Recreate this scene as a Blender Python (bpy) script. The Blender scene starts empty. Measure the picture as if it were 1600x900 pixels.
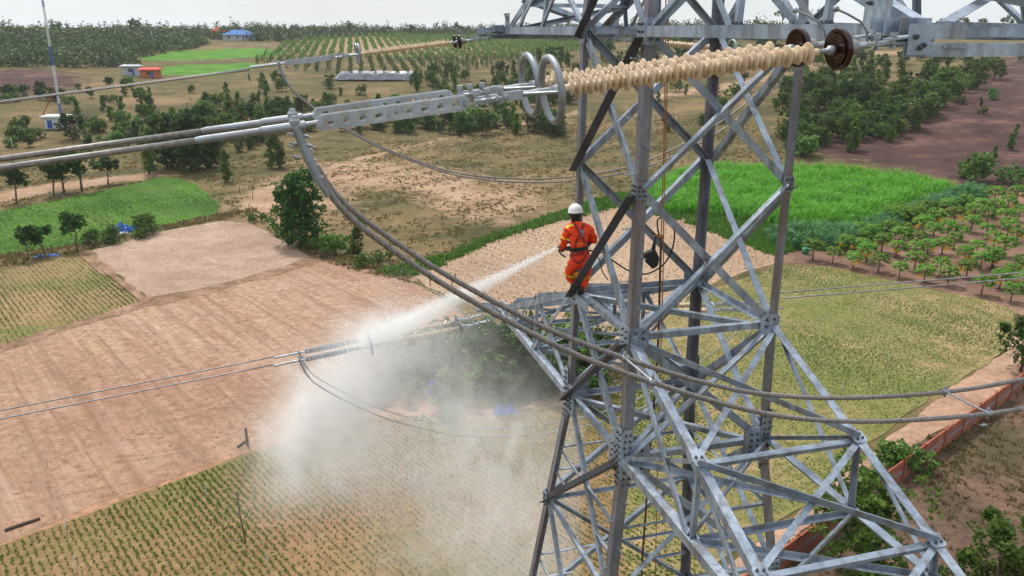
import bpy, bmesh, math, random
import numpy as np
from mathutils import Vector, Matrix, Quaternion
from mathutils.bvhtree import BVHTree
random.seed(7); rng = np.random.default_rng(7)
SC = bpy.context.scene
COL = SC.collection
# ------------------------------------------------------------------ camera
CZ = 28.0
FPX, PITCH, ROLL = 1262.0, 0.30832, 0.0057
cd = bpy.data.cameras.new('camera'); cam = bpy.data.objects.new('camera', cd); COL.objects.link(cam)
cd.sensor_width = 36; cd.lens = FPX/1600*36; cd.clip_start = 0.1; cd.clip_end = 20000
c_, s_ = math.cos(PITCH), math.sin(PITCH)
RT0 = Vector((1,0,0)); UP0 = Vector((0,s_,c_)); FW = Vector((0,c_,-s_))
RT = RT0*math.cos(ROLL)+UP0*math.sin(ROLL); UPV = -RT0*math.sin(ROLL)+UP0*math.cos(ROLL)
m = Matrix((( RT.x,UPV.x,-FW.x,0),(RT.y,UPV.y,-FW.y,0),(RT.z,UPV.z,-FW.z,CZ),(0,0,0,1)))
cam.matrix_world = m
SC.camera = cam
CAM = Vector((0,0,CZ))
# ------------------------------------------------------------------ light
SUN_EL, SUN_AZ = math.radians(58), math.radians(-28)       # azimuth from +Y (view direction), negative = left
world = bpy.data.worlds.new("World"); SC.world = world; world.use_nodes = True
nt = world.node_tree; nt.nodes.clear()
wo = nt.nodes.new('ShaderNodeOutputWorld'); bg = nt.nodes.new('ShaderNodeBackground'); bg.inputs[1].default_value = 0.10
sky = nt.nodes.new('ShaderNodeTexSky'); sky.sky_type = 'NISHITA'; sky.sun_disc = False
sky.sun_elevation = SUN_EL; sky.sun_rotation = SUN_AZ; sky.air_density = 1.0; sky.dust_density = 1.5
bg2 = nt.nodes.new('ShaderNodeBackground'); bg2.inputs[0].default_value = (0.93,0.97,1.0,1); bg2.inputs[1].default_value = 1.0
tc = nt.nodes.new('ShaderNodeTexCoord'); mp = nt.nodes.new('ShaderNodeMapping'); mp.inputs['Scale'].default_value = (1,1,4)
nz = nt.nodes.new('ShaderNodeTexNoise'); nz.inputs['Scale'].default_value = 2.2; nz.inputs['Detail'].default_value = 5
cr = nt.nodes.new('ShaderNodeValToRGB'); cr.color_ramp.elements[0].position = .30; cr.color_ramp.elements[0].color = (.55,.55,.55,1)
cr.color_ramp.elements[1].position = .62
mx = nt.nodes.new('ShaderNodeMixShader')
L = nt.links.new
sxw = nt.nodes.new('ShaderNodeSeparateXYZ'); mrw = nt.nodes.new('ShaderNodeMapRange')      # overcast sky: brighter overhead than at the horizon
mrw.inputs[1].default_value = .05; mrw.inputs[2].default_value = .9; mrw.inputs[3].default_value = .98; mrw.inputs[4].default_value = 1.55
L(tc.outputs['Generated'], sxw.inputs[0]); L(sxw.outputs[2], mrw.inputs[0]); L(mrw.outputs[0], bg2.inputs[1])
L(sky.outputs[0], bg.inputs[0]); L(tc.outputs['Generated'], mp.inputs[0]); L(mp.outputs[0], nz.inputs['Vector'])
L(nz.outputs[0], cr.inputs[0]); L(cr.outputs[0], mx.inputs[0]); L(bg.outputs[0], mx.inputs[1]); L(bg2.outputs[0], mx.inputs[2]); L(mx.outputs[0], wo.inputs[0])
sd = bpy.data.lights.new('sun', 'SUN'); sd.energy = 3.9; sd.angle = math.radians(6); sd.color = (1,.95,.88)
so = bpy.data.objects.new('sun', sd); COL.objects.link(so)
sdir = Vector((math.sin(SUN_AZ)*math.cos(SUN_EL), math.cos(SUN_AZ)*math.cos(SUN_EL), math.sin(SUN_EL)))
so.rotation_euler = (-sdir).to_track_quat('-Z','Y').to_euler(); so.location = (0,0,120)
SC.view_settings.view_transform = 'Standard'; SC.view_settings.look = 'None'; SC.view_settings.exposure = 0.0; SC.view_settings.gamma = 1
SC.view_settings.use_curve_mapping = False
SC.cycles.volume_step_rate = 1.5; SC.cycles.volume_max_steps = 96; SC.cycles.volume_bounces = 2
SC.cycles.max_bounces = 6; SC.cycles.diffuse_bounces = 2; SC.cycles.glossy_bounces = 2; SC.cycles.transmission_bounces = 2; SC.cycles.transparent_max_bounces = 8

# ------------------------------------------------------------------ helpers
def sstep(a,b,x):
    t = max(0.0,min(1.0,(x-a)/(b-a))); return t*t*(3-2*t)
def hgt(x,y):
    D = math.hypot(x,y); s0 = 195-55*sstep(0,110,x)
    e = (D-s0)/25.0
    r = 25.0*(math.log1p(math.exp(e)) if e < 30 else e)
    if D < 60: return 0.0
    A = 28+9*sstep(-50,250,x)
    w = sstep(120,260,D)
    return A*math.tanh(r*0.0026)*w + w*(0.5*math.sin(x*.021+1)*math.cos(y*.017) + .25*math.sin(x*.05+y*.031))
def ray(px,py):
    return (RT*((px-800)/FPX) - UPV*((py-450)/FPX) + FW)
def G(px,py,dz=0.0):
    d = ray(px,py)
    if d.z >= -1e-4: d.z = -1e-4
    t0 = 0; t = 20.0
    while t < 6000:
        p = CAM+d*t
        if p.z < hgt(p.x,p.y): break
        t0 = t; t *= 1.02
    a,b = t0,t
    for _ in range(30):
        mth = (a+b)/2; p = CAM+d*mth
        if p.z < hgt(p.x,p.y): b = mth
        else: a = mth
    p = CAM+d*b; return Vector((p.x,p.y,hgt(p.x,p.y)+dz))
def onplane(px,py,p0,n):
    d = ray(px,py); return CAM + d*((p0-CAM).dot(n)/d.dot(n))
def atY(px,py,y):
    d = ray(px,py); return CAM + d*(y/d.y)
def px_m(p):    # pixels per metre at a point
    return FPX/((p-CAM).dot(FW))
def py_of(p):
    v=p-CAM; return 450-FPX*v.dot(UPV)/v.dot(FW)
def tag(o,label=None,cat=None,group=None,kind=None):
    if label: o['label'] = label
    if cat: o['category'] = cat
    if group: o['group'] = group
    if kind: o['kind'] = kind
    return o
def empty(name,loc=(0,0,0),rz=0.0,scale=1.0):
    o = bpy.data.objects.new(name,None); o.location = loc; o.rotation_euler = (0,0,rz); o.scale = (scale,)*3
    o.empty_display_size = .2; COL.objects.link(o); return o
class MB:
    def __init__(s): s.v=[]; s.f=[]; s.m=[]
    def add(s,vs,fs,mi=0):
        b=len(s.v); s.v += [tuple(x) for x in vs]; s.f += [tuple(b+i for i in f) for f in fs]; s.m += [mi]*len(fs)
    def box(s,c,ax,ay,az,mi=0):
        c=Vector(c); vs=[c+ax*i+ay*j+az*k for k in(-1,1) for j in(-1,1) for i in(-1,1)]
        s.add(vs,[(0,2,3,1),(4,5,7,6),(0,1,5,4),(2,6,7,3),(0,4,6,2),(1,3,7,5)],mi)
    def bx(s,x0,x1,y0,y1,z0,z1,mi=0):
        s.box(((x0+x1)/2,(y0+y1)/2,(z0+z1)/2),Vector(((x1-x0)/2,0,0)),Vector((0,(y1-y0)/2,0)),Vector((0,0,(z1-z0)/2)),mi)
    def prism(s,poly,d,mi=0):     # poly: list of Vectors, extruded by d
        n=len(poly); vs=list(poly)+[p+d for p in poly]
        s.add(vs,[tuple(range(n))[::-1],tuple(range(n,2*n))]+[(i,(i+1)%n,n+(i+1)%n,n+i) for i in range(n)],mi)
    def angle(s,p0,p1,e1,e2,w,t,w2=None,mi=0):   # L-section bar, corner on the line p0-p1
        p0=Vector(p0);p1=Vector(p1); a=(p1-p0).normalized()
        e1=(e1-a*e1.dot(a)).normalized(); e2=(e2-a*e2.dot(a)); e2=(e2-e1*e2.dot(e1)).normalized()
        w2=w2 or w
        pr=[(0,0),(w,0),(w,t),(t,t),(t,w2),(0,w2)]
        s.prism([p0+e1*x+e2*y for x,y in pr],p1-p0,mi)
    def tube(s,pts,r,n=8,mi=0,caps=True,rs=None):
        pts=[Vector(p) for p in pts]; N=len(pts); rings=[]
        t0=(pts[1]-pts[0]).normalized(); ref=Vector((0,0,1)) if abs(t0.z)<.9 else Vector((1,0,0))
        nrm=(ref-t0*ref.dot(t0)).normalized(); b=len(s.v)
        for i,p in enumerate(pts):
            t=(pts[min(i+1,N-1)]-pts[max(i-1,0)]).normalized()
            nrm=(nrm-t*nrm.dot(t)).normalized(); bi=t.cross(nrm); rr=rs[i] if rs else r
            for k in range(n):
                a=2*math.pi*k/n; s.v.append(tuple(p+(nrm*math.cos(a)+bi*math.sin(a))*rr))
        for i in range(N-1):
            for k in range(n):
                s.f.append((b+i*n+k,b+i*n+(k+1)%n,b+(i+1)*n+(k+1)%n,b+(i+1)*n+k)); s.m.append(mi)
        if caps:
            s.f.append(tuple(b+k for k in range(n))[::-1]); s.m.append(mi)
            s.f.append(tuple(b+(N-1)*n+k for k in range(n))); s.m.append(mi)
    def lathe(s,p0,d,prof,n=20,mi=0):   # prof: (dist along d, radius)
        d=Vector(d).normalized(); p0=Vector(p0)
        s.tube([p0+d*(x+i*1e-5) for i,(x,r) in enumerate(prof)],1,n,mi,True,[r for x,r in prof])
    def hexbolt(s,p,nrm,r=.018,h=.03,mi=0):
        nrm=Vector(nrm).normalized(); s.lathe(Vector(p),nrm,[(0,r),(h*.55,r),(h*.6,r*.55),(h,r*.55)],6,mi)
    def sphere(s,c,r,n=10,mi=0,sc=(1,1,1)):
        c=Vector(c); pts=[]; rs=[]
        b=len(s.v); m_=n//2
        for i in range(m_+1):
            th=math.pi*i/m_
            for k in range(n):
                ph=2*math.pi*k/n; s.v.append((c.x+r*sc[0]*math.sin(th)*math.cos(ph),c.y+r*sc[1]*math.sin(th)*math.sin(ph),c.z+r*sc[2]*math.cos(th)))
        for i in range(m_):
            for k in range(n): s.f.append((b+i*n+k,b+(i+1)*n+k,b+(i+1)*n+(k+1)%n,b+i*n+(k+1)%n)); s.m.append(mi)
    def build(s,name,mats,parent=None,smooth=False):
        me=bpy.data.meshes.new(name); me.from_pydata(s.v,[],s.f)
        mats=mats if isinstance(mats,(list,tuple)) else [mats]
        for m_ in mats: me.materials.append(m_)
        if len(mats)>1: me.polygons.foreach_set('material_index',s.m)
        if smooth: me.polygons.foreach_set('use_smooth',[True]*len(s.f))
        me.validate(); me.update()
        o=bpy.data.objects.new(name,me); COL.objects.link(o)
        if parent: o.parent=parent
        return o
def smooth_angle(o,deg=35):
    bm=bmesh.new(); bm.from_mesh(o.data)
    for f in bm.faces: f.smooth=True
    for e in bm.edges:
        if len(e.link_faces)==2 and e.calc_face_angle(0)>math.radians(deg): e.smooth=False
    bm.to_mesh(o.data); bm.free(); return o
CHILD={}
def copy_tree(o,parent=None):
    c=o.copy(); COL.objects.link(c); c.parent=parent
    for ch in [k for k in o.children]: copy_tree(ch,c)
    return c
def quads_mesh(name,verts,mats,nper=4,midx=None):
    n=len(verts)//nper; me=bpy.data.meshes.new(name)
    me.vertices.add(n*nper); me.vertices.foreach_set('co',np.asarray(verts,dtype=np.float32).ravel())
    me.loops.add(n*nper); me.loops.foreach_set('vertex_index',np.arange(n*nper,dtype=np.int32))
    me.polygons.add(n); me.polygons.foreach_set('loop_start',np.arange(0,n*nper,nper,dtype=np.int32))
    mats=mats if isinstance(mats,(list,tuple)) else [mats]
    for m_ in mats: me.materials.append(m_)
    if midx is not None: me.polygons.foreach_set('material_index',np.asarray(midx,dtype=np.int32))
    me.update(calc_edges=True); return me

# ------------------------------------------------------------------ materials
def rgb(c): return (c[0],c[1],c[2],1)
def mat_base(name):
    m_=bpy.data.materials.new(name); m_.use_nodes=True; n=m_.node_tree.nodes; n.clear()
    out=n.new('ShaderNodeOutputMaterial'); b=n.new('ShaderNodeBsdfPrincipled'); m_.node_tree.links.new(b.outputs[0],out.inputs[0])
    return m_,m_.node_tree,b,out
def noise(nt,scale,detail=4,rough=.55,coord='Object',vec=None,mapscale=None,rot=None,dist=0.0):
    n=nt.nodes.new('ShaderNodeTexNoise'); n.inputs['Scale'].default_value=scale; n.inputs['Detail'].default_value=detail; n.inputs['Roughness'].default_value=rough
    n.inputs['Distortion'].default_value=dist
    if vec is None:
        t=nt.nodes.new('ShaderNodeTexCoord'); vec=t.outputs[coord]
    if mapscale or rot:
        mp=nt.nodes.new('ShaderNodeMapping'); 
        if mapscale: mp.inputs['Scale'].default_value=mapscale
        if rot: mp.inputs['Rotation'].default_value=rot
        nt.links.new(vec,mp.inputs[0]); vec=mp.outputs[0]
    nt.links.new(vec,n.inputs['Vector']); return n.outputs[0]
def ramp(nt,fac,stops,interp='LINEAR'):
    r=nt.nodes.new('ShaderNodeValToRGB'); r.color_ramp.interpolation=interp
    el=r.color_ramp.elements
    while len(el)<len(stops): el.new(.5)
    for e,(p,c) in zip(el,stops):
        e.position=p; e.color=rgb(c) if isinstance(c,(tuple,list)) else (c,c,c,1)
    nt.links.new(fac,r.inputs[0]); return r.outputs[0]
def mixc(nt,fac,a,b,mode='MIX'):
    mx=nt.nodes.new('ShaderNodeMix'); mx.data_type='RGBA'; mx.blend_type=mode
    def setin(s,v):
        if isinstance(v,bpy.types.NodeSocket): nt.links.new(v,s)
        elif isinstance(v,(tuple,list)): s.default_value=rgb(v)
        else: s.default_value=v
    if isinstance(fac,bpy.types.NodeSocket): nt.links.new(fac,mx.inputs[0])
    else: mx.inputs[0].default_value=fac
    setin(mx.inputs[6],a); setin(mx.inputs[7],b); return mx.outputs[2]
def bump(nt,b,h,strength=.4,dist=.05):
    bp=nt.nodes.new('ShaderNodeBump'); bp.inputs['Strength'].default_value=strength; bp.inputs['Distance'].default_value=dist
    nt.links.new(h,bp.inputs['Height']); nt.links.new(bp.outputs[0],b.inputs['Normal'])
def simple(name,c,rough=.6,metal=0.0,var=.15,scale=8,c2=None,trans=0.0,bumps=0):
    m_,nt,b,o=mat_base(name)
    c2=c2 or tuple(x*(1-2*var) for x in c)
    col=ramp(nt,noise(nt,scale),[(.32,c2),(.68,c)])
    nt.links.new(col,b.inputs['Base Color']); b.inputs['Roughness'].default_value=rough; b.inputs['Metallic'].default_value=metal
    if bumps: bump(nt,b,noise(nt,scale*4),bumps,.02)
    return m_
def steel(name,c1,c2,c3,metal=.55,rough=.42):
    m_,nt,b,o=mat_base(name)
    n1=noise(nt,1.3,6,.65); n2=noise(nt,22,4,.6); n3=noise(nt,6,3,.6,mapscale=(1,1,.12))
    col=ramp(nt,n1,[(.35,c1),(.6,c2)])
    col=mixc(nt,ramp(nt,n3,[(.46,0.),(.66,.75)]),col,c3)
    col=mixc(nt,ramp(nt,n2,[(.3,.35),(.6,0.)]),col,tuple(x*.6 for x in c1))
    nt.links.new(col,b.inputs['Base Color']); b.inputs['Metallic'].default_value=metal
    rr=ramp(nt,n2,[(.3,rough-.08),(.7,rough+.15)]); nt.links.new(rr,b.inputs['Roughness'])
    bump(nt,b,n2,.12,.01); return m_
M={}
M['steel']=steel('galvanised_steel',(.20,.25,.325),(.40,.47,.555),(.15,.14,.135),.45,.42)
M['steel_dark']=steel('dark_steel',(.06,.068,.085),(.12,.13,.155),(.12,.085,.065),.45,.5)  # darker steel colour, for the outer diagonals of the LF face
M['steel_leg']=steel('leg_steel',(.16,.17,.205),(.28,.295,.345),(.17,.115,.09),.55,.42)
M['alu']=steel('aluminium_fitting',(.28,.32,.37),(.44,.48,.53),(.30,.29,.28),.55,.4)
M['bolt']=simple('bolt_metal',(.11,.12,.14),.45,.6)
M['wire']=simple('weathered_conductor',(.26,.24,.23),.5,.35,.2,30)
M['wire_far']=simple('grey_conductor',(.30,.30,.30),.5,.35,.2,10)
def shed_mat():
    m_,nt,b,o=mat_base('cream_silicone')
    t=nt.nodes.new('ShaderNodeTexCoord')
    n=noise(nt,9,4); col=ramp(nt,n,[(.3,(.50,.36,.23)),(.65,(.70,.57,.42))])
    nt.links.new(col,b.inputs['Base Color']); b.inputs['Roughness'].default_value=.62
    b.inputs['Subsurface Weight'].default_value=.15; b.inputs['Subsurface Radius'].default_value=(.02,.012,.008); b.inputs['Subsurface Scale'].default_value=1.0
    return m_
M['shed']=shed_mat()
M['porcelain']=simple('brown_porcelain',(.026,.005,.005),.12,0,.2,10)
M['ring']=steel('dull_aluminium',(.22,.25,.285),(.32,.35,.385),(.25,.24,.235),.45,.45)
M['rope']=simple('orange_rope',(.42,.17,.06),.9,0,.2,30)
M['black']=simple('black_rubber',(.012,.012,.013),.55,0,.2,20)
M['orange']=None
def ground_mat(name,stops,scale=.06,fine=1.2,patch=None,speck=None,rough=.95,bstr=.5,detail=8):
    m_,nt,b,o=mat_base(name)
    n=noise(nt,scale,detail,.62,dist=.6); col=ramp(nt,n,stops)
    if patch:
        for (sc,lo,hi,c,amt) in patch:
            col=mixc(nt,ramp(nt,noise(nt,sc,6,.6),[(lo,0.),(hi,amt)]),col,c)
    n2=noise(nt,fine,5,.7)
    col=mixc(nt,1.0,col,ramp(nt,n2,[(.25,.55),(.75,1.35)]),'MULTIPLY')
    if speck:
        sc,thr,c=speck; v=nt.nodes.new('ShaderNodeTexVoronoi'); v.inputs['Scale'].default_value=sc
        t=nt.nodes.new('ShaderNodeTexCoord'); nt.links.new(t.outputs['Object'],v.inputs['Vector'])
        msk=ramp(nt,v.outputs['Distance'],[(thr*.5,.85),(thr,0.)]); gate=ramp(nt,noise(nt,.25,3),[(.42,0.),(.55,1.)])
        mk=mixc(nt,1.0,msk,gate,'MULTIPLY')
        col=mixc(nt,mk,col,c)
    nt.links.new(col,b.inputs['Base Color']); b.inputs['Roughness'].default_value=rough; b.inputs['Specular IOR Level'].default_value=.15
    bump(nt,b,n2,bstr,.25); return m_
# row direction of the fields, taken from the vanishing point of the furrows
rv=ray(-300,49); ROW=Vector((rv.x,rv.y,0)).normalized(); ROWN=Vector((-ROW.y,ROW.x,0)); ROWA=math.atan2(ROW.y,ROW.x)
def add_rows(m_,spacing,c,amt=.5,dist=1.5,direction=None,lo=.35,hi=.75):
    nt=m_.node_tree; b=[n for n in nt.nodes if n.type=='BSDF_PRINCIPLED'][0]
    a=direction if direction is not None else ROWA
    t=nt.nodes.new('ShaderNodeTexCoord'); mp=nt.nodes.new('ShaderNodeMapping'); mp.inputs['Rotation'].default_value=(0,0,-a); nt.links.new(t.outputs['Object'],mp.inputs[0])
    w=nt.nodes.new('ShaderNodeTexWave'); w.bands_direction='Y'; w.inputs['Scale'].default_value=2*math.pi/(20*spacing)*1.0; w.inputs['Distortion'].default_value=dist
    w.inputs['Detail'].default_value=3; w.inputs['Detail Scale'].default_value=.6
    nt.links.new(mp.outputs[0],w.inputs['Vector'])
    src=b.inputs['Base Color'].links[0].from_socket
    gate=ramp(nt,noise(nt,.08,4),[(.3,.5),(.7,1.)])
    f=mixc(nt,1.0,ramp(nt,w.outputs[0],[(lo,0.),(hi,amt)]),gate,'MULTIPLY')
    col=mixc(nt,f,src,c); nt.links.new(col,b.inputs['Base Color'])
M['dry']=ground_mat('dry_grassland',[(.28,(.042,.042,.014)),(.44,(.085,.072,.028)),(.56,(.145,.105,.046)),(.72,(.25,.16,.085))],.05,1.6,
    [(.02,.5,.62,(.10,.085,.03),.55),(.11,.56,.68,(.045,.05,.018),.6),(.3,.6,.7,(.38,.23,.13),.5)],bstr=.8)
M['sand']=ground_mat('pale_sandy_soil',[(.3,(.28,.175,.115)),(.5,(.38,.25,.17)),(.7,(.47,.325,.235))],.09,1.8,[(.16,.55,.7,(.30,.16,.085),.45)],speck=(2.2,.16,(.16,.08,.05)))
M['straw']=ground_mat('straw_covered_soil',[(.3,(.26,.175,.13)),(.5,(.36,.255,.195)),(.7,(.44,.325,.26))],.12,2.8,[(.5,.48,.62,(.26,.17,.12),.6),(.12,.5,.6,(.33,.22,.16),.5)],bstr=.8)
M['path']=ground_mat('sandy_path',[(.3,(.25,.15,.10)),(.6,(.38,.245,.17))],.2,1.6,[(.4,.5,.7,(.26,.13,.07),.4)])
M['plough']=ground_mat('ploughed_sandy_soil',[(.28,(.24,.14,.09)),(.5,(.33,.21,.14)),(.72,(.385,.27,.195))],.035,1.3,
    [(.06,.50,.64,(.26,.14,.09),.6),(.5,.56,.68,(.24,.13,.085),.5)],speck=(1.35,.22,(.14,.07,.045)),bstr=.7)
def add_streaks(m_,c,amt,sc,lo,hi,along=.07,dist=.5,direction=None,gate=None):
    nt=m_.node_tree; b=[n for n in nt.nodes if n.type=='BSDF_PRINCIPLED'][0]; t=nt.nodes.new('ShaderNodeTexCoord')
    r_=nt.nodes.new('ShaderNodeMapping'); r_.inputs['Rotation'].default_value=(0,0,-(direction if direction is not None else ROWA)); nt.links.new(t.outputs['Object'],r_.inputs[0])
    f=ramp(nt,noise(nt,sc,5,.62,vec=r_.outputs[0],mapscale=(along,1,1),dist=dist),[(lo,0.),(hi,amt)])
    if gate: f=mixc(nt,1.0,f,ramp(nt,noise(nt,gate,3),[(.42,0.),(.56,1.)]),'MULTIPLY')
    nt.links.new(mixc(nt,f,b.inputs['Base Color'].links[0].from_socket,c),b.inputs['Base Color'])
add_streaks(M['plough'],(.22,.12,.075),.6,.22,.52,.68,.12,.8); add_streaks(M['plough'],(.19,.11,.07),.6,.8,.50,.64,.03,.25); add_streaks(M['plough'],(.20,.11,.07),.6,2.4,.52,.64,.03,.2); add_streaks(M['plough'],(.43,.30,.23),.45,.9,.55,.7,.08,.5)
add_streaks(M['plough'],(.19,.105,.07),.5,1.1,.55,.66,.06,1.2,direction=ROWA+1.25,gate=.07)
def add_specks(m_,sc,thr,c,amt,gsc=.12,glo=.40,ghi=.55,stretch=(1,1,1)):
    nt=m_.node_tree; b=[n for n in nt.nodes if n.type=='BSDF_PRINCIPLED'][0]; t=nt.nodes.new('ShaderNodeTexCoord'); mp=nt.nodes.new('ShaderNodeMapping'); mp.inputs['Rotation'].default_value=(0,0,-ROWA); mp.inputs['Scale'].default_value=stretch
    nt.links.new(t.outputs['Object'],mp.inputs[0]); v=nt.nodes.new('ShaderNodeTexVoronoi'); v.inputs['Scale'].default_value=sc; nt.links.new(mp.outputs[0],v.inputs['Vector'])
    f=mixc(nt,1.0,ramp(nt,v.outputs['Distance'],[(thr*.6,amt),(thr,0.)]),ramp(nt,noise(nt,gsc,4),[(glo,0.),(ghi,1.)]),'MULTIPLY')
    nt.links.new(mixc(nt,f,b.inputs['Base Color'].links[0].from_socket,c),b.inputs['Base Color'])
add_specks(M['plough'],1.7,.20,(.12,.06,.04),.8); add_specks(M['plough'],1.1,.26,(.14,.07,.045),.7,.2,.45,.6,(.6,1,1))
add_specks(M['straw'],3.2,.22,(.20,.13,.09),.5,.3,.35,.6); add_streaks(M['straw'],(.30,.20,.14),.4,.35,.55,.68,.25,1.0)
def add_arcs(m_,center,spacing,c,amt,lo,hi):
    nt=m_.node_tree; b=[n for n in nt.nodes if n.type=='BSDF_PRINCIPLED'][0]; t=nt.nodes.new('ShaderNodeTexCoord'); mp=nt.nodes.new('ShaderNodeMapping'); mp.inputs['Location'].default_value=(-center[0],-center[1],0)
    nt.links.new(t.outputs['Object'],mp.inputs[0]); w=nt.nodes.new('ShaderNodeTexWave'); w.wave_type='RINGS'; w.rings_direction='Z'; w.inputs['Scale'].default_value=2*math.pi/(20*spacing); w.inputs['Distortion'].default_value=2.5; w.inputs['Detail'].default_value=3; w.inputs['Detail Scale'].default_value=.15
    nt.links.new(mp.outputs[0],w.inputs['Vector']); gate=ramp(nt,noise(nt,.05,2),[(.46,0.),(.54,1.)])
    f=mixc(nt,1.0,ramp(nt,w.outputs[0],[(lo,0.),(hi,amt)]),gate,'MULTIPLY'); col=mixc(nt,f,b.inputs['Base Color'].links[0].from_socket,c); nt.links.new(col,b.inputs['Base Color'])
M['crop_soil']=ground_mat('red_brown_crop_soil',[(.3,(.17,.10,.05)),(.6,(.25,.15,.08))],.08,1.8,[(.05,.42,.62,(.12,.125,.03),.65)])
M['thin_soil']=ground_mat('sandy_crop_soil',[(.3,(.15,.135,.05)),(.5,(.23,.18,.08)),(.7,(.34,.23,.125))],.3,1.8,[(.05,.42,.6,(.12,.14,.035),.75),(.5,.48,.6,(.11,.13,.03),.55)])
M['stripe']=ground_mat('olive_crop_soil',[(.3,(.17,.13,.055)),(.6,(.27,.18,.09))],.06,1.6,[(.09,.45,.6,(.11,.13,.03),.7)])
M['seed']=ground_mat('planted_sandy_soil',[(.3,(.26,.175,.115)),(.6,(.35,.245,.165))],.06,1.4,[(.1,.55,.7,(.27,.15,.085),.4)])
M['green']=ground_mat('green_low_crop',[(.3,(.045,.105,.012)),(.55,(.085,.18,.022)),(.75,(.14,.19,.04))],.07,1.8,[(.1,.6,.72,(.15,.15,.05),.5)],bstr=1.)
add_rows(M['green'],1.2,(.04,.095,.012),.5,1.5)
M['greenfar']=ground_mat('bright_green_crop',[(.3,(.05,.15,.012)),(.6,(.10,.27,.02))],.03,.5,[(.06,.55,.7,(.04,.10,.015),.6)])
M['burnt']=ground_mat('purple_brown_cut_field',[(.3,(.075,.040,.036)),(.5,(.13,.070,.062)),(.7,(.20,.115,.10))],.07,1.5,[(.03,.6,.7,(.28,.14,.09),.6),(.25,.56,.66,(.05,.05,.02),.5)],bstr=.9)
add_rows(M['burnt'],3.0,(.055,.03,.028),.5,4.0,direction=math.radians(160))
M['papsoil']=ground_mat('reddish_orchard_soil',[(.3,(.11,.058,.042)),(.55,(.19,.11,.08)),(.75,(.29,.18,.125))],.12,1.6,[(.4,.58,.68,(.08,.085,.03),.5)])
M['yard']=ground_mat('brown_dry_yard',[(.28,(.055,.045,.026)),(.5,(.12,.075,.052)),(.7,(.26,.15,.10))],.16,2.2,[(.09,.5,.62,(.05,.055,.02),.6)],bstr=.8)  # brown dry-grass ground with olive patches
M['orchsoil']=ground_mat('pale_orchard_slope_soil',[(.3,(.20,.15,.07)),(.6,(.36,.24,.14))],.02,.3,[(.012,.5,.6,(.12,.13,.04),.6)])
def leafmat(name,c1,c2,c3=None,rough=.55,transl=.25):
    m_,nt,b,o=mat_base(name)
    oi=nt.nodes.new('ShaderNodeObjectInfo')
    n=noise(nt,1.1,3); n2=noise(nt,9,2)
    col=ramp(nt,n2,[(.3,c1),(.7,c2)])
    if c3: col=mixc(nt,ramp(nt,n,[(.5,0.),(.66,.7)]),col,c3)
    hv=nt.nodes.new('ShaderNodeHueSaturation'); 
    mr=nt.nodes.new('ShaderNodeMapRange'); mr.inputs[3].default_value=.7; mr.inputs[4].default_value=1.35; nt.links.new(oi.outputs['Random'],mr.inputs[0]); nt.links.new(mr.outputs[0],hv.inputs['Value'])
    mr2=nt.nodes.new('ShaderNodeMapRange'); mr2.inputs[3].default_value=.485; mr2.inputs[4].default_value=.515; nt.links.new(oi.outputs['Random'],mr2.inputs[0]); nt.links.new(mr2.outputs[0],hv.inputs['Hue'])
    nt.links.new(col,hv.inputs['Color']); nt.links.new(hv.outputs[0],b.inputs['Base Color']); b.inputs['Roughness'].default_value=rough; b.inputs['Specular IOR Level'].default_value=.25
    tr=nt.nodes.new('ShaderNodeBsdfTranslucent'); nt.links.new(hv.outputs[0],tr.inputs[0]); mx=nt.nodes.new('ShaderNodeMixShader'); mx.inputs[0].default_value=transl
    nt.links.new(b.outputs[0],mx.inputs[1]); nt.links.new(tr.outputs[0],mx.inputs[2]); nt.links.new(mx.outputs[0],o.inputs[0]); return m_
M['leaf']=leafmat('dark_green_leaves',(.014,.05,.008),(.045,.115,.014),(.08,.15,.022),transl=.3)
M['leaf2']=leafmat('mid_green_leaves',(.035,.085,.010),(.095,.175,.02),(.16,.21,.04),transl=.35)
M['leaf_young']=leafmat('young_green_leaves',(.045,.11,.015),(.10,.20,.03),(.14,.22,.045))
M['pap']=leafmat('papaya_leaves',(.05,.15,.008),(.13,.29,.015),(.22,.34,.04),transl=.4)
M['woodleaf']=leafmat('far_wood_leaves',(.02,.055,.012),(.05,.11,.02),(.10,.16,.04),transl=.2)
def wood_var():
    nt=M['woodleaf'].node_tree; hv=[n for n in nt.nodes if n.type=='HUE_SAT'][0]; src=hv.inputs['Color'].links[0].from_socket
    c=mixc(nt,ramp(nt,noise(nt,.05,4,.7),[(.38,0.),(.62,1.)]),src,(.085,.14,.035)); c=mixc(nt,ramp(nt,noise(nt,.11,3,.7),[(.52,0.),(.66,.8)]),c,(.018,.045,.015)); nt.links.new(c,hv.inputs['Color'])
wood_var()
M['yellow']=simple('yellow_leaf',(.75,.42,.03),.6,0,.1,5)
M['napier']=leafmat('tall_grass_blades',(.06,.20,.010),(.15,.42,.02),(.20,.40,.08),transl=.4)
M['napier2']=leafmat('bluish_grass_blades',(.03,.10,.02),(.07,.18,.05),(.16,.26,.15),transl=.3)
M['crop']=leafmat('crop_leaves',(.04,.115,.005),(.10,.21,.010),(.15,.20,.025),transl=.4)
M['crop2']=leafmat('pale_crop_leaves',(.085,.135,.025),(.15,.205,.04),(.20,.21,.08),transl=.4)
M['dead']=simple('withered_crop',(.17,.12,.045),.9,0,.2,3)
M['weed']=leafmat('green_weeds',(.04,.12,.012),(.09,.22,.02),(.12,.2,.03),transl=.3)
M['trunk']=simple('brown_bark',(.16,.11,.075),.9,0,.25,6,bumps=.5)
M['wood']=simple('old_timber',(.10,.065,.045),.9,0,.3,10)
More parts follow.
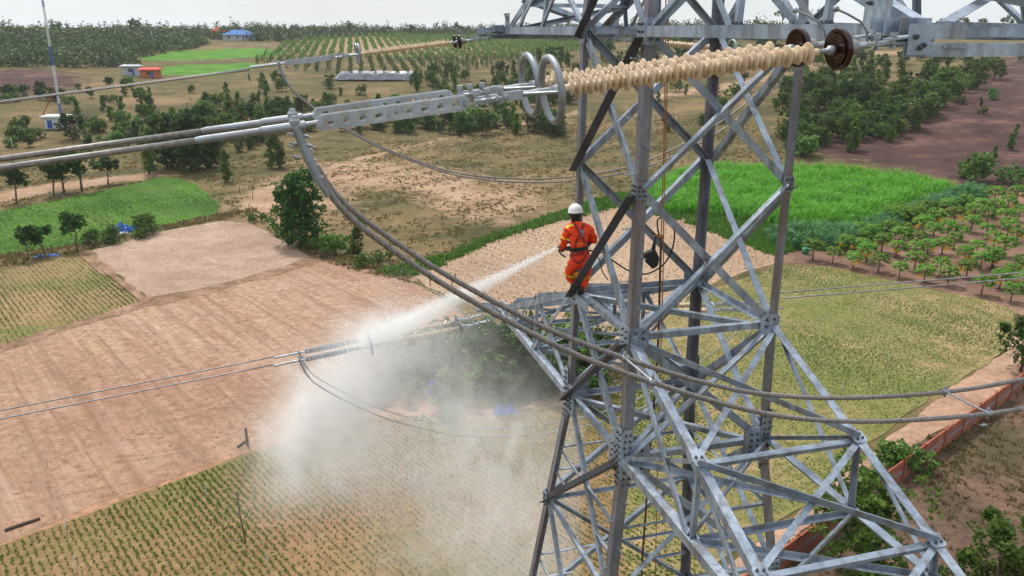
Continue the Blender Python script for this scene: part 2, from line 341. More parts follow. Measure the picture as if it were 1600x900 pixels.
M['fgrass']=leafmat('dry_grass_tufts',(.13,.105,.04),(.22,.17,.07),(.11,.135,.035),transl=.45)

# ------------------------------------------------------------------ ground
def sdist(PX,PY,P):
    """signed distance of points to a polygon, positive inside"""
    n=len(P); best=np.full(PX.shape,1e9); ins=np.zeros(PX.shape,bool)
    for i in range(n):
        x0,y0=P[i]; x1,y1=P[(i+1)%n]; dx,dy=x1-x0,y1-y0
        t=np.clip(((PX-x0)*dx+(PY-y0)*dy)/(dx*dx+dy*dy+1e-9),0,1)
        best=np.minimum(best,np.hypot(PX-x0-t*dx,PY-y0-t*dy))
        c=((y0>PY)!=(y1>PY)); xi=dx*(PY-y0)/(dy if abs(dy)>1e-9 else 1e-9)+x0
        ins^=(c&(PX<xi))
    return np.where(ins,best,-best)
add_specks(M['seed'],2.0,.15,(.16,.11,.05),.5)
def wpoly(pxs): return [ (q.x,q.y) for q in (G(*p) for p in pxs)]
def terrain():
    th=list(np.radians(np.arange(-46,46.01,.34)))+list(np.radians(np.arange(48,313,3.0)))
    na=len(th); rs=[0.0]+list(np.geomspace(8,900,330))+list(np.geomspace(930,6500,30))
    V=[(0,0,0)]; Fc=[]
    for r in rs[1:]:
        for a in th:
            x=r*math.sin(a); y=r*math.cos(a); V.append((x,y,hgt(x,y)))
    for k in range(na): Fc.append((0,1+(k+1)%na,1+k))
    for i in range(len(rs)-2):
        a=1+i*na; b=a+na
        for k in range(na): Fc.append((a+k,a+(k+1)%na,b+(k+1)%na,b+k))
    me=bpy.data.meshes.new('ground'); me.from_pydata(V,[],Fc); me.materials.append(M['dry']); me.polygons.foreach_set('use_smooth',[True]*len(Fc))
    A=np.array(V); X_,Y_=A[:,0],A[:,1]; D=np.hypot(X_,Y_)
    def mask(names):
        m=np.zeros(len(V))
        for nm,w in names:
            d=sdist(X_,Y_,wpoly(FP[nm])); sc=w*(D/130)
            m=np.maximum(m,np.clip(.5+d/sc*.5,0,1))
        return m
    for an,names in (('sand',[('track',2.0),('sandmid',11),('track2',2.0),('track3',3.0),('orch',14)]),('burn',[('burnt',6),('burntL',5)]),('lush',[('far1',1.6),('far2',1.6)])):
        at=me.attributes.new(an,'FLOAT','POINT'); at.data.foreach_set('value',mask(names).astype(np.float32))
    me.update()
    o=bpy.data.objects.new('ground',me); COL.objects.link(o); tag(o,kind='structure')
def attr(nt,n):
    a=nt.nodes.new('ShaderNodeAttribute'); a.attribute_name=n; return a.outputs['Fac']
def madd(nt,a,b,op='ADD'):
    m_=nt.nodes.new('ShaderNodeMath'); m_.operation=op
    for i,v in enumerate((a,b)):
        if isinstance(v,bpy.types.NodeSocket): nt.links.new(v,m_.inputs[i])
        else: m_.inputs[i].default_value=v
    return m_.outputs[0]
def blend_terrain():
    nt=M['dry'].node_tree; b=[n for n in nt.nodes if n.type=='BSDF_PRINCIPLED'][0]
    col=b.inputs['Base Color'].links[0].from_socket
    edge=madd(nt,madd(nt,noise(nt,.22,6,.7),.5,'SUBTRACT'),1.5,'MULTIPLY')
    fine=ramp(nt,noise(nt,1.3,5,.7),[(.25,.6),(.75,1.3)])
    for an,st,hard in (('sand',[(.3,(.20,.13,.07)),(.5,(.31,.20,.125)),(.7,(.41,.28,.19))],.22),('burn',[(.3,(.030,.014,.014)),(.5,(.070,.035,.032)),(.7,(.18,.095,.075))],.1),('lush',[(.3,(.035,.11,.010)),(.6,(.085,.22,.018))],.1)):
        c=mixc(nt,1.0,ramp(nt,noise(nt,.13,7,.65),st),fine,'MULTIPLY')
        if an=='burn':
            w=noise(nt,.5,4,.6,mapscale=(.25,1.6,1)); c=mixc(nt,ramp(nt,w,[(.45,0.),(.6,.6)]),c,(.06,.032,.028))
        f=ramp(nt,madd(nt,attr(nt,an),edge),[(.5-hard,0.),(.5+hard,1.)])
        col=mixc(nt,f,col,c)
    nt.links.new(col,b.inputs['Base Color'])
def inpoly(x,y,P):
    c=False; j=len(P)-1
    for i in range(len(P)):
        if (P[i][1]>y)!=(P[j][1]>y) and x<(P[j][0]-P[i][0])*(y-P[i][1])/(P[j][1]-P[i][1])+P[i][0]: c=not c
        j=i
    return c
def sheet(name,pxs,mat,level=1,rag=.25,label=None,world=None,kind='structure'):
    P=[Vector((x,y,0)) for x,y in (world or wpoly(pxs))]
    out=[]
    for i,p in enumerate(P):
        q=P[(i+1)%len(P)]; L_=(q-p).length; n=max(1,min(60,int(L_/1.5))); d=(q-p).normalized(); nn=Vector((-d.y,d.x,0))
        for k in range(n):
            t=k/n; w=p.lerp(q,t); sc=rag*(1+ (w.length/250)**2)
            a=0 if k==0 else 1
            out.append(w+nn*sc*a*(.6*math.sin(w.x*.9+w.y*.5)+.7*math.sin(w.x*.37-w.y*.61+2)+random.uniform(-.4,.4)))
    bm=bmesh.new(); vs=[bm.verts.new(v) for v in out]
    try: bm.faces.new(vs)
    except ValueError: pass
    mnx=min(v.x for v in out);mxx=max(v.x for v in out);mny=min(v.y for v in out);mxy=max(v.y for v in out)
    far=math.hypot(max(abs(mnx),abs(mxx)),mxy)
    if far>120:
        st=max(5,(mxy-mny)/45,(mxx-mnx)/45)
        for ax,lo,hi in ((Vector((1,0,0)),mnx,mxx),(Vector((0,1,0)),mny,mxy)):
            t=lo+st
            while t<hi:
                bmesh.ops.bisect_plane(bm,geom=bm.verts[:]+bm.edges[:]+bm.faces[:],plane_co=ax*t,plane_no=ax,dist=1e-4); t+=st
    bmesh.ops.triangulate(bm,faces=bm.faces[:])
    for v in bm.verts:
        D=math.hypot(v.co.x,v.co.y); v.co.z=hgt(v.co.x,v.co.y)+.012*level+max(0,D-110)*.0006*level
    bmesh.ops.recalc_face_normals(bm,faces=bm.faces[:])
    for f in bm.faces:
        if f.normal.z<0: f.normal_flip()
    me=bpy.data.meshes.new(name); bm.to_mesh(me); bm.free(); me.materials.append(mat)
    o=bpy.data.objects.new(name,me); COL.objects.link(o); tag(o,kind=kind); return o
FP={}
FP['green']=[(-120,360),(0,330),(100,311),(180,294),(255,277),(285,280),(310,291),(347,322),(330,336),(250,356),(140,382),(0,398),(-120,420)]
FP['stripe']=[(-150,465),(0,424),(128,396),(226,471),(160,493),(0,541),(-150,590)]
FP['straw']=[(138,394),(235,366),(345,346),(395,350),(440,376),(486,402),(430,424),(330,450),(232,471)]
FP['plough']=[(-200,610),(0,546),(160,497),(230,475),(335,452),(440,424),(500,404),(560,420),(625,432),(690,466),(730,500),(700,540),(620,600),(560,635),(425,688),(200,772),(0,850),(-200,930)]
FP['crop']=[(-200,935),(0,853),(200,778),(430,694),(560,652),(700,648),(870,632),(925,600),(990,545),(1050,560),(1120,700),(1080,1000),(900,1300),(-300,1300)]
FP['thin']=[(1000,560),(1040,490),(1110,455),(1160,436),(1220,416),(1300,418),(1420,445),(1520,465),(1592,488),(1570,545),(1480,605),(1380,680),(1310,745),(1240,800),(1120,880),(1060,960),(1000,1000),(960,800)]
FP['seed']=[(640,432),(700,405),(765,378),(850,350),(960,322),(1060,332),(1180,360),(1255,388),(1210,412),(1120,440),(1040,480),(1000,520),(940,560),(880,545),(800,500),(700,464)]
FP['papsoil']=[(1215,390),(1290,365),(1440,322),(1500,300),(1660,300),(1700,520),(1600,494),(1520,468),(1400,440),(1290,416),(1215,410)]
FP['burnt']=[(1275,240),(1290,215),(1330,200),(1420,185),(1500,140),(1560,90),(1700,84),(1760,300),(1560,305),(1520,290),(1420,262),(1330,252)]
FP['pathR']=[(1600,492),(1680,520),(1640,600),(1560,620),(1420,705),(1270,820),(1120,960),(900,1180),(880,1080),(1010,960),(1130,890),(1240,810),(1310,750),(1380,688),(1480,610),(1572,550)]
FP['yard']=[(1700,590),(1600,600),(1420,700),(1250,830),(1120,960),(950,1150),(1900,1300),(1900,600)]
FP['orch']=[(470,70),(560,57),(760,56),(800,63),(780,80),(600,84),(500,82)]
FP['far1']=[(215,92),(270,79),(400,75),(450,80),(430,88),(330,93),(240,95)]
FP['far2']=[(215,112),(280,101),(390,98),(410,104),(330,120),(240,116)]
FP['burntL']=[(-80,112),(0,108),(85,110),(130,122),(110,140),(0,152),(-80,150)]
FP['track']=[(370,330),(390,300),(470,272),(560,246),(640,228),(730,209),(810,192),(905,173),(905,177),(800,199),(700,217),(620,236),(540,258),(480,286),(430,325),(400,344)]
FP['sandmid']=[(385,330),(430,285),(520,255),(600,248),(700,268),(800,290),(860,318),(780,345),(700,330),(640,300),(560,290),(520,320),(500,345),(440,350)]
FP['track2']=[(-60,338),(0,318),(90,298),(200,284),(250,276),(250,268),(180,276),(80,286),(0,302),(-60,318)]
FP['pathM']=[(560,652),(620,636),(700,640),(800,640),(880,612),(940,575),(985,530),(1030,480),(1050,470),(1040,500),(1000,560),(950,596),(880,634),(800,655),(700,660),(620,658)]
FP['track3']=[(1010,150),(1080,138),(1200,118),(1330,80),(1420,80),(1420,84),(1330,87),(1210,124),(1090,146),(1010,157)]
terrain(); blend_terrain()
sheet('green_field',FP['green'],M['green'],2); sheet('crop_field',FP['stripe'],M['stripe'],2,.1); sheet('bare_field',FP['straw'],M['straw'],3,.3)
sheet('ploughed_field',FP['plough'],M['plough'],2,.35); sheet('crop_field',FP['crop'],M['crop_soil'],3,.15); sheet('crop_field',FP['thin'],M['thin_soil'],4,.3)
sheet('planted_field',FP['seed'],M['seed'],1,.35); sheet('orchard_soil',FP['papsoil'],M['papsoil'],2,.3)
M['edgesoil']=ground_mat('trodden_brown_soil',[(.3,(.15,.085,.055)),(.5,(.24,.14,.095)),(.7,(.34,.22,.15))],.25,1.8,[(.6,.5,.62,(.10,.08,.03),.6)])
M['bank']=ground_mat('orange_bank_soil',[(.3,(.24,.125,.07)),(.6,(.36,.205,.125))],.25,1.8,[(.5,.5,.62,(.19,.10,.055),.6)])
sheet('field_edge',[(-200,922),(0,836),(200,760),(425,676),(560,626),(700,596),(722,672),(560,668),(430,708),(200,792),(0,870),(-200,955)],M['bank'],1,.3)
sheet('field_edge',[(-200,613),(0,538),(160,490),(228,467),(335,445),(440,418),(500,397),(560,412),(650,432),(655,442),(560,424),(500,409),(440,429),(335,456),(230,479),(160,500),(0,552),(-200,624)],M['edgesoil'],4,.35)
sheet('field_edge',[(122,397),(138,392),(238,470),(220,477)],M['edgesoil'],6,.3)
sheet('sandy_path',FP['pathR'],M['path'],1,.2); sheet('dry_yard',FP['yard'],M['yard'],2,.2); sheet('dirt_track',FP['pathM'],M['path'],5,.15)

# ------------------------------------------------------------------ lattice tower
AL=1.290686; U_=Vector((math.cos(AL),-math.sin(AL),0)); V_=Vector((math.sin(AL),math.cos(AL),0)); Z_=Vector((0,0,1))
TC=Vector((2.65667,13.0,0))
SG={'L':(-1,-1),'F':(1,-1),'R':(1,1),'B':(-1,1)}
def halfw(z):
    z-=CZ
    if z>-4.45: return 1.2600+(1.2723-1.26)*(-z/4.45) if z<0 else max(.25,1.26-.06*z if z<4.4 else 1.0-.3*(z-4.4))
    if z>-6.5: return 1.2723+(1.3142-1.2723)*((-4.45-z)/2.05)
    return 1.3142+.12*(-6.5-z)
def nd(z,lg):
    w=halfw(z); a,b=SG[lg]; return TC+U_*(a*w)+V_*(b*w)+Z_*z
LV={'U2':4.4,'U':2.05,'T':0.0,'M':-2.18,'W':-4.45,'K':-6.5,'X1':-8.85,'X2':-11.7,'X3':-15.4,'X4':-20.5,'G':-27.95}
LV={k:v+CZ for k,v in LV.items()}; order=['U2','U','T','M','W','K','X1','X2','X3','X4','G']
tower=tag(empty('lattice_tower',(TC.x,TC.y,0)),'tall grey galvanised steel lattice power tower the worker stands on','power tower')
TOW_INV=Vector((TC.x,TC.y,0))
def loc(o):      # parts are modelled in world space; keep them in place under the tower
    o.matrix_parent_inverse=Matrix.Translation(-TOW_INV); return o
def tpart(mb,name,mats,parent=None):
    o=mb.build(name,mats); o.parent=parent or tower
    if parent is None: loc(o)
    return o
steps=MB
for lg in 'LFRB':
    a,b=SG[lg]; mb=MB()
    e1=U_*(-a); e2=V_*(-b)
    for i in range(len(order)-1):
        w=.15 if order[i] in('U2','U','T','M') else .165
        p0=nd(LV[order[i]],lg); p1=nd(LV[order[i+1]],lg)
        mb.angle(p0,p1,e1,e2,w,.014 if i<5 else .018)
    lo_=tpart(mb,'leg',M['steel_leg'])
    if lg=='G': pass
# step bolts on the near leg
k=0; z=LV['U']
while z>LV['X3']:
    p=nd(z,'F'); mb=MB(); s=k%2
    if s==0: base=p+U_*(-.10)+V_*(-.0); d=-V_
    else: base=p+V_*.10; d=U_
    mb.tube([base,base+d*.16],.009,6); mb.lathe(base+d*.155,d,[(0,.017),(.014,.017)],6); mb.lathe(base+d*.002,d,[(0,.02),(.018,.02)],6)
    tpart(mb,'step_bolt',M['alu']); z-=.40; k+=1
FACES={'LF':('L','F',-V_),'FR':('F','R',U_),'BR':('B','R',V_),'LB':('L','B',-U_)}
def brace(p0,p1,n,w,t=.010,outward=False,off=.0,mat='steel',name='brace',flip=False,parent=None,trim0=.03,trim1=.03):
    a=(p1-p0).normalized(); s=n.cross(a).normalized()
    if flip: s=-s
    p0=p0+a*trim0; p1=p1-a*trim1
    o_=n*(off if outward else off)
    mb=MB(); e2=n if outward else -n
    mb.angle(p0-s*w/2+o_,p1-s*w/2+o_,s,e2,w,t)
    return tpart(mb,name,M[mat],parent)
WD={('U2','U'):.09,('U','T'):.10,('T','M'):.115,('M','W'):.12,('W','K'):.13,('K','X1'):.105,('X1','X2'):.10,('X2','X3'):.12,('X3','X4'):.13,('X4','G'):.14}
for (hi,lo),w in WD.items():
    for fn,(a,b,n) in FACES.items():
        A0,A1=nd(LV[hi],a),nd(LV[lo],a); B0,B1=nd(LV[hi],b),nd(LV[lo],b)
        # keep node ends just inside the leg corner
        def ins(p,q,d=.06): return p+(q-p).normalized()*d
        front=fn in('LF','FR')
        # first diagonal: high on a -> low on b (inside), second: high on b -> low on a (outside)
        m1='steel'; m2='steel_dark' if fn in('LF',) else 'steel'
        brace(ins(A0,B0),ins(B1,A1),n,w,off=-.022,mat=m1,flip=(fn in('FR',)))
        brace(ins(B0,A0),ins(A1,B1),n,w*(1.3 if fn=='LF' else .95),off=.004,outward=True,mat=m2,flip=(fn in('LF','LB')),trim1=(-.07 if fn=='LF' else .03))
for l,w in (('U',.08),('T',.09),('W',.10),('K',.10),('X1',.075),('X2',.10),('X3',.10),('X4',.12)):
    for fn,(a,b,n) in FACES.items():
        if l=='T' and fn in('LF','BR'): continue
        A,B=nd(LV[l],a),nd(LV[l],b)
        brace(A+(B-A).normalized()*.05,B-(B-A).normalized()*.05,n,w,off=-.036,mat='steel',name='strut',flip=True)
# redundant bracing of the lower panels
for (hi,lo) in (('K','X1'),('X1','X2'),('X2','X3')):
    for fn,(a,b,n) in FACES.items():
        A0,A1=nd(LV[hi],a),nd(LV[lo],a); B0,B1=nd(LV[hi],b),nd(LV[lo],b)
        c=(A0+A1+B0+B1)/4
        for P0,P1 in ((A0,A1),(B0,B1)):
            brace(P0.lerp(P1,.5),c,n,.05,.006,off=-.05,mat='steel',name='redundant_strut',trim0=.02,trim1=.05)
            if fn in('LF','LB'):
                brace(P0.lerp(P1,.72),c.lerp(P1,.45),n,.05,.006,off=-.055,mat='steel',name='redundant_strut',trim0=.02,trim1=.02)
# plan bracing at W and K
for l in ('W','K'):
    brace(nd(LV[l],'L'),nd(LV[l],'R'),Z_,.09,off=-.03,name='plan_brace'); brace(nd(LV[l],'F'),nd(LV[l],'B'),Z_,.09,off=.02,name='plan_brace')
def plate(mb,c,n,x,w,h,t=.012,bolts=(),cut=.25,mi=0,boff=0):
    n=n.normalized(); x=(x-n*x.dot(n)).normalized(); y=n.cross(x)
    poly=[(-w/2+cut*w,-h/2),(w/2-cut*w,-h/2),(w/2,-h/2+cut*h),(w/2,h/2-cut*h),(w/2-cut*w,h/2),(-w/2+cut*w,h/2),(-w/2,h/2-cut*h),(-w/2,-h/2+cut*h)] if cut>0 else [(-w/2,-h/2),(w/2,-h/2),(w/2,h/2),(-w/2,h/2)]
    mb.prism([c+x*a+y*b-n*t/2 for a,b in poly],n*t,mi)
    for a,b in bolts: mb.hexbolt(c+x*a+y*b+n*(t/2),n,.021,.036,1)
def gusset(l,lg,fn,w,h,bolts,side=0,dz=0,off=.012):
    n=FACES[fn][2]; a,b=FACES[fn][0],FACES[fn][1]; p=nd(LV[l]+dz,lg); q=nd(LV[l]+dz,b if lg==a else a); d=(q-p).normalized()
    mb=MB(); plate(mb,p+d*(w*.5-.03)+n*off,n,d,w,h,bolts=bolts,cut=.12); return tpart(mb,'gusset_plate',[M['steel'],M['bolt']])
def grid(nx,ny,sx,sy,ox=0,oy=0,seed=1):
    r=random.Random(seed); return [((i-(nx-1)/2)*sx+ox+r.uniform(-.008,.008),(j-(ny-1)/2)*sy+oy) for i in range(nx) for j in range(ny)]
for l in ('T','M','W'):
    for fn,(a,b,n) in FACES.items():
        for lg in (a,b):
            inside=fn in('BR','LB')
            w,h=(.28,.36) if l=='T' else ((.19,.24) if l=='M' else (.34,.38))
            gusset(l,lg,fn,w,h,grid(2,3,w*.38,h*.28,seed=hash(l+lg)%97),off=.016)
for fn,(a,b,n) in FACES.items():
    for lg in (a,b):
        p=nd(LV['K'],lg); gusset('K',lg,fn,.50,.56,grid(3,4,.11,.11,seed=3),off=.018)
        gusset('K',lg,fn,.19,1.05,grid(2,9,.09,.11,seed=5),off=.032,dz=.03)
        gusset('X1',lg,fn,.20,.34,grid(2,3,.08,.10,seed=5),off=.018); gusset('X2',lg,fn,.24,.40,grid(2,3,.09,.10,seed=5),off=.018)
# ---- cross arms
AL_=5.1
def arm(side,ztop,zbot,label):
    """side +1: towards the camera (legs F,R); -1: away (legs L,B). Part = the chords; members are sub-parts."""
    p,q=('F','R') if side>0 else ('L','B')
    u=U_*side; mb=MB()
    bt=LV[zbot]; tp=LV[ztop]
    Pb,Qb=nd(bt,p),nd(bt,q); Pt,Qt=nd(tp,p),nd(tp,q)
    slope=(bt-tp)/(AL_+.08)
    def b(P,t): return Vector((P.x,P.y,bt))+u*t
    def tp_(P,t): return P+(u*t)+Z_*(slope*t)
    for (P,o) in ((Pb,V_),(Qb,-V_)):
        mb.angle(P-u*.1-o*.02+Z_*.075,P+u*(AL_+.08)-o*.02+Z_*.075-Z_*(P.z-bt),-Z_,o,.14,.014)
    for (P,o) in ((Pt,V_),(Qt,-V_)):
        mb.angle(tp_(P,.02)-o*.0,tp_(P,AL_),-Z_,o,.13,.012)
    part=tpart(mb,'cross_arm',M['steel']); part['label']=label
    def sub(p0,p1,n,w,name='brace',mat='steel',**k):
        return brace(p0,p1,n,w,.008,name=name,mat=mat,parent=part,**k)
    ts=[0,2.2,3.75,AL_]
    for i,t in enumerate(ts[:-1]):
        t2=ts[i+1]
        # top plane X and struts
        nT=(Z_*1.0+u*(-slope)).normalized()
        sub(tp_(Pt,t),tp_(Qt,t2),nT,.11,off=.006,outward=True)
        sub(tp_(Qt,t),tp_(Pt,t2),nT,.09,off=-.02)
        if i<2: sub(tp_(Pt,t2),tp_(Qt,t2),nT,.08,off=-.045)
        # bottom plane
        nB=-Z_
        sub(b(Pb,t),b(Qb,t2),nB,.08,off=.006); sub(b(Qb,t),b(Pb,t2),nB,.07,off=-.02)
        sub(b(Pb,t2),b(Qb,t2),nB,.08,off=.03)
        # side trusses
        for P,Q,o in ((Pt,Pb,-V_),(Qt,Qb,V_)):
            if i<2: sub(b(Q,t2),tp_(P,t2),o,.07,off=-.03)
            if i==0: sub(tp_(P,0),b(Q,t2),o,.08,off=.004)
            if i==1: sub(tp_(P,t),b(Q,t2),o,.07,off=.004)
            # short strut from the middle of the panel
        if i==0:
            for P,Q,o in ((Pt,Pb,-V_),(Qt,Qb,V_)): sub(b(Q,0)+Z_*.05,tp_(P,2.2),o,.07,off=-.03,mat='steel')
    # end beam with channel, plates at both tips
    e0=b(Pb,AL_); e1=b(Qb,AL_); eb=MB(); 
    eb.angle(e0-V_*.44+Z_*(-.068)+u*.27,e1+V_*.44+Z_*(-.068)+u*.27,-Z_,-u,.10,.014)
    eo=eb.build('end_beam',M['steel'],part)
    for (e,o) in ((e0,-V_),(e1,V_)):
        g=MB()
        g.box(e+o*.05-u*.22+Z_*(.0),u*.28,o*.007,Z_*.11)           # side plate
        plate(g,e+u*.285-Z_*(.045)+o*.33,u,o,.20,.22,cut=0,bolts=[(-.03,.04),(-.0,.055),(.045,-.02)]); g.box(e+u*.12-Z_*.10,u*.16,o*.10,Z_*.008); g.box(e+u*.275+Z_*.01+o*.08,u*.008,o*.16,Z_*.05)
        for k in range(3): g.box(e+o*.10-u*(.10+.17*k)+Z_*.03,u*.006,o*.09,Z_*.085)
        for a_ in (-.02,-.075): g.box(e+o*.11-u*.24+Z_*a_,u*.26,o*.13,Z_*.006)
        for k in range(3): g.hexbolt(e+o*.062-u*(.12+.09*k)+Z_*.05,o,.022,.04,1)
        for k in range(2): g.hexbolt(e+o*.18-u*(.05+.38*k)-Z_*.01,Z_,.024,.04,1)
        # upright plate that joins the sloping top chord
        g.box(e-u*.62+Z_*.20-o*.01,u*.16,o*.007,Z_*.16)
        for k in range(3): g.hexbolt(e-u*(.54+.08*k)+Z_*(.33-.045*k)-o*.0,o,.02,.05,1)
        go=g.build('gusset_plate',[M['steel'],M['bolt']],part)
        for t in ts[1:-1]:
            P=Pt if o==-V_ else Qt; Q=Pb if o==-V_ else Qb
            g=MB(); nT=(Z_*1.0+u*(-slope)).normalized()
            plate(g,tp_(P,t)+nT*.018-o*.06,nT,u,.20,.20,cut=.15,bolts=grid(2,2,.08,.08))
            g.build('gusset_plate',[M['steel'],M['bolt']],part)
            g=MB(); plate(g,b(Q,t)-Z_*.02-o*.06+Z_*.09,Z_,u,.17,.17,cut=.15,bolts=grid(2,2,.07,.07))
            g.build('gusset_plate',[M['steel'],M['bolt']],part)
    return e0,e1
TIP={}
TIP['nu']=arm(1,'U','T','upper cross arm reaching out level towards the right edge of the photo')
TIP['fu']=arm(-1,'U','T','upper cross arm reaching away level with the horizon on the left')
TIP['nl']=arm(1,'W','K','lower cross arm sloping down to the lower right corner')
TIP['fl']=arm(-1,'W','K','lower cross arm reaching away behind the worker through the mist')
# tower head above the frame
mb=MB()
for lg in 'LFRB':
    a,b=SG[lg]; mb.angle(nd(CZ+4.4,lg),nd(CZ+6.8,lg),U_*(-a),V_*(-b),.1,.01)
tpart(mb,'tower_peak',M['steel'])

# ------------------------------------------------------------------ insulator sets (built along local x, sloping down)
SLP=.118
def X(x,y=0,z=0): return Vector((x,y,z-SLP*x))
DX=Vector((1,0,-SLP)).normalized()
def strap(mb,x0,x1,y,h=.047,t=.012,n=9):
    """flat bar with a row of round holes"""
    cell=(x1-x0)/n; K=16
    for side in (0,1):
        yy=y+(t/2 if side else -t/2)
    for i in range(n):
        cx=x0+cell*(i+.5); r=.0235
        outer=[];inner=[]
        for k in range(K):
            ci=k%4; sd=k//4
            f=ci/4; q=[(1,-1,0,2),(1,1,-2,0),(-1,1,0,-2),(-1,-1,2,0)][(sd)%4]
            ox=(q[0]+q[2]*f)*cell/2; oz=(q[1]+q[3]*f)*h; a=math.atan2(oz/h,ox/(cell/2))
            outer.append((ox,oz)); inner.append((r*math.cos(a),r*math.sin(a)))
        vs=[X(cx+a,y+s*t/2,b) for s in(-1,1) for (a,b) in outer]+[X(cx+a,y+s*t/2,b) for s in(-1,1) for (a,b) in inner]
        fs=[]
        for k in range(K):
            k2=(k+1)%K
            fs+= [(k,k2,2*K+k2,2*K+k),(K+k,3*K+k,3*K+k2,K+k2),(2*K+k,2*K+k2,3*K+k2,3*K+k)]
            if abs(outer[k][1]-outer[k2][1])<1e-6 or True: fs.append((k,K+k,K+k2,k2))
        mb.add(vs,fs)
    for xe,sgn in ((x0,-1),(x1,1)):
        pts=[X(xe+sgn*h*.8*math.sin(a),y-t/2,h*math.cos(a)) for a in np.linspace(0,math.pi,9)]
        mb.prism(pts,Vector((0,t,0)))
def insulator_set(label,group,main=True):
    root=tag(empty('insulator_string'),label,'insulator',group)
    NS=42; seg=18 if main else 10
    for y in (-.24,.24):
        # disc unit on the tower side
        d=MB(); 
        d.lathe(X(.93,y),DX,[(0,.03),(.0,.10),(.012,.145),(.03,.150),(.048,.143),(.036,.134),(.036,.124),(.058,.114),(.034,.106),(.034,.096),(.056,.087),(.032,.078),(.034,.068),(.052,.060),(.03,.045),(.05,.03),(.06,.03)],28 if main else 14)
        o=d.build('porcelain_disc',M['porcelain'],root,True); smooth_angle(o,50)
        c=MB(); c.lathe(X(.80,y),DX,[(0,.03),(.02,.05),(.09,.06),(.13,.085),(.135,.03)],16)
        c.lathe(X(.99,y),DX,[(0,.022),(.02,.034),(.05,.034),(.06,.018),(.16,.018),(.162,.024),(.20,.024)],12)
        c.build('disc_cap',M['ring'],root,True)
        # arcing horn
        h=MB(); hp=[X(.72,y,.02),X(.74,y,.10),X(.80,y,.17),X(.92,y,.235),X(1.02,y,.28)]
        h.tube(hp,.0085,8); h.sphere(hp[-1],.024,10); h.build('arcing_horn',M['ring'],root,True)
        # rod with sheds
        r=MB(); prof=[(0,.026),(.05,.026)]; x=.06; st=(3.02-1.19)/NS
        for i in range(NS):
            R=(.079,.055,.068,.055)[i%4]
            prof+=[(x,.020),(x+st*.34,R*.95),(x+st*.42,R),(x+st*.50,R*.97),(x+st*.70,.024)]; x+=st
        prof+=[(x,.024),(x+.06,.024)]
        r.lathe(X(1.13,y),DX,prof,seg); o=r.build('shed_rod',M['shed'],root,True); smooth_angle(o,40)
        # end fitting, grading ring
        e=MB(); e.lathe(X(3.06,y),DX,[(0,.03),(.06,.03),(.065,.02),(.36,.02)],12)
        for s in(-1,1): e.box(X(3.40,y+s*.028),DX*.075,Vector((0,.007,0)),Z_*.028)
        e.hexbolt(X(3.36,y-.036),Vector((0,-1,0)),.024,.03); e.hexbolt(X(3.44,y+.036),Vector((0,1,0)),.022,.03)
        e.build('end_fitting',M['alu'],root)
        g=MB(); K=36; cpt=[X(3.12,y)+(Vector((SLP,0,1)).normalized()*math.cos(a)+Vector((0,1,0))*math.sin(a))*.205 for a in np.linspace(0,2*math.pi,K+1)]
        g.tube(cpt,.024 ,10,caps=False); ring=g.build('grading_ring',M['ring'],root,True)
        g=MB(); 
        for s in (-1,1): g.tube([X(3.12,y+.20*s,0),X(3.22,y+.10*s,.0),X(3.33,y,.0)],.011,6)
        g.build('ring_bracket',M['ring'],ring)
        # shackle and links
        l=MB()
        for s in(-1,1): l.tube([X(3.42,y+s*.03),X(3.48,y+s*.034),X(3.60,y+s*.03),X(3.64,y+s*.02)],.011,6)
        l.box(X(3.56,y),DX*.07,Vector((0,.016,0)),Z_*.024)
        for xx in (3.47,3.56,3.63): l.lathe(X(xx,y,-.04),Z_,[(0,.018),(.03,.018),(.031,.012),(.075,.012),(.076,.022),(.105,.022)],6)
        l.lathe(X(3.50,y-.05),Vector((0,1,0)),[(0,.016),(.1,.016)],8)
        l.build('shackle',M['alu'],root)
        # tower-side links
        l=MB(); l.box(X(.62,y,.0),DX*.12,Vector((0,.03,0)),Z_*.012); l.box(X(.40,y,.02),DX*.16,Vector((0,.045,0)),Z_*.008)
        l.tube([X(.70,y),X(.80,y)],.026,8)
        for xx in (.30,.50,.64): l.lathe(X(xx,y,-.05),Z_,[(0,.024),(.02,.024),(.021,.014),(.08,.014),(.081,.026),(.115,.026)],6)
        
        l.build('tower_link',M['alu'],root)
        # perforated strap pair
        s_=MB(); strap(s_,3.72,4.60,y-.032); strap(s_,3.72,4.60,y+.032)
        for xx in (3.70,4.18,4.62): s_.lathe(X(xx,y-.06),Vector((0,1,0)),[(0,.02),(.012,.02),(.013,.026),(.024,.026),(.025,.012),(.10,.012),(.101,.022),(.12,.022)],8)
        s_.build('perforated_strap',M['alu'],root)
        # dead-end clamp
        k=MB(); k.lathe(X(4.60,y),DX,[(0,.018),(.10,.018),(.105,.027),(.36,.027),(.38,.022),(.72,.022),(.75,.018)],12)
        lug=[Vector((4.765,y,-.50)),Vector((4.76,y,-.57)),Vector((4.735,y,-.66)),Vector((4.70,y,-.76)),Vector((4.655,y,-.88)),Vector((4.59,y,-1.0))]
        k.tube(lug,.025,10,rs=[.02,.030,.025,.028,.026,.025]); k.sphere((4.765,y,-.54),.036,10)
        for zz in (-.68,-.76): k.hexbolt((4.75,y-.02,zz),Vector((.9,.2,.3)),.013,.06); k.hexbolt((4.70,y-.02,zz),Vector((-.9,.2,-.3)),.013,.05)
        k.build('dead_end_clamp',M['ring'],root)
    # yoke bar joining the two rods
    return root
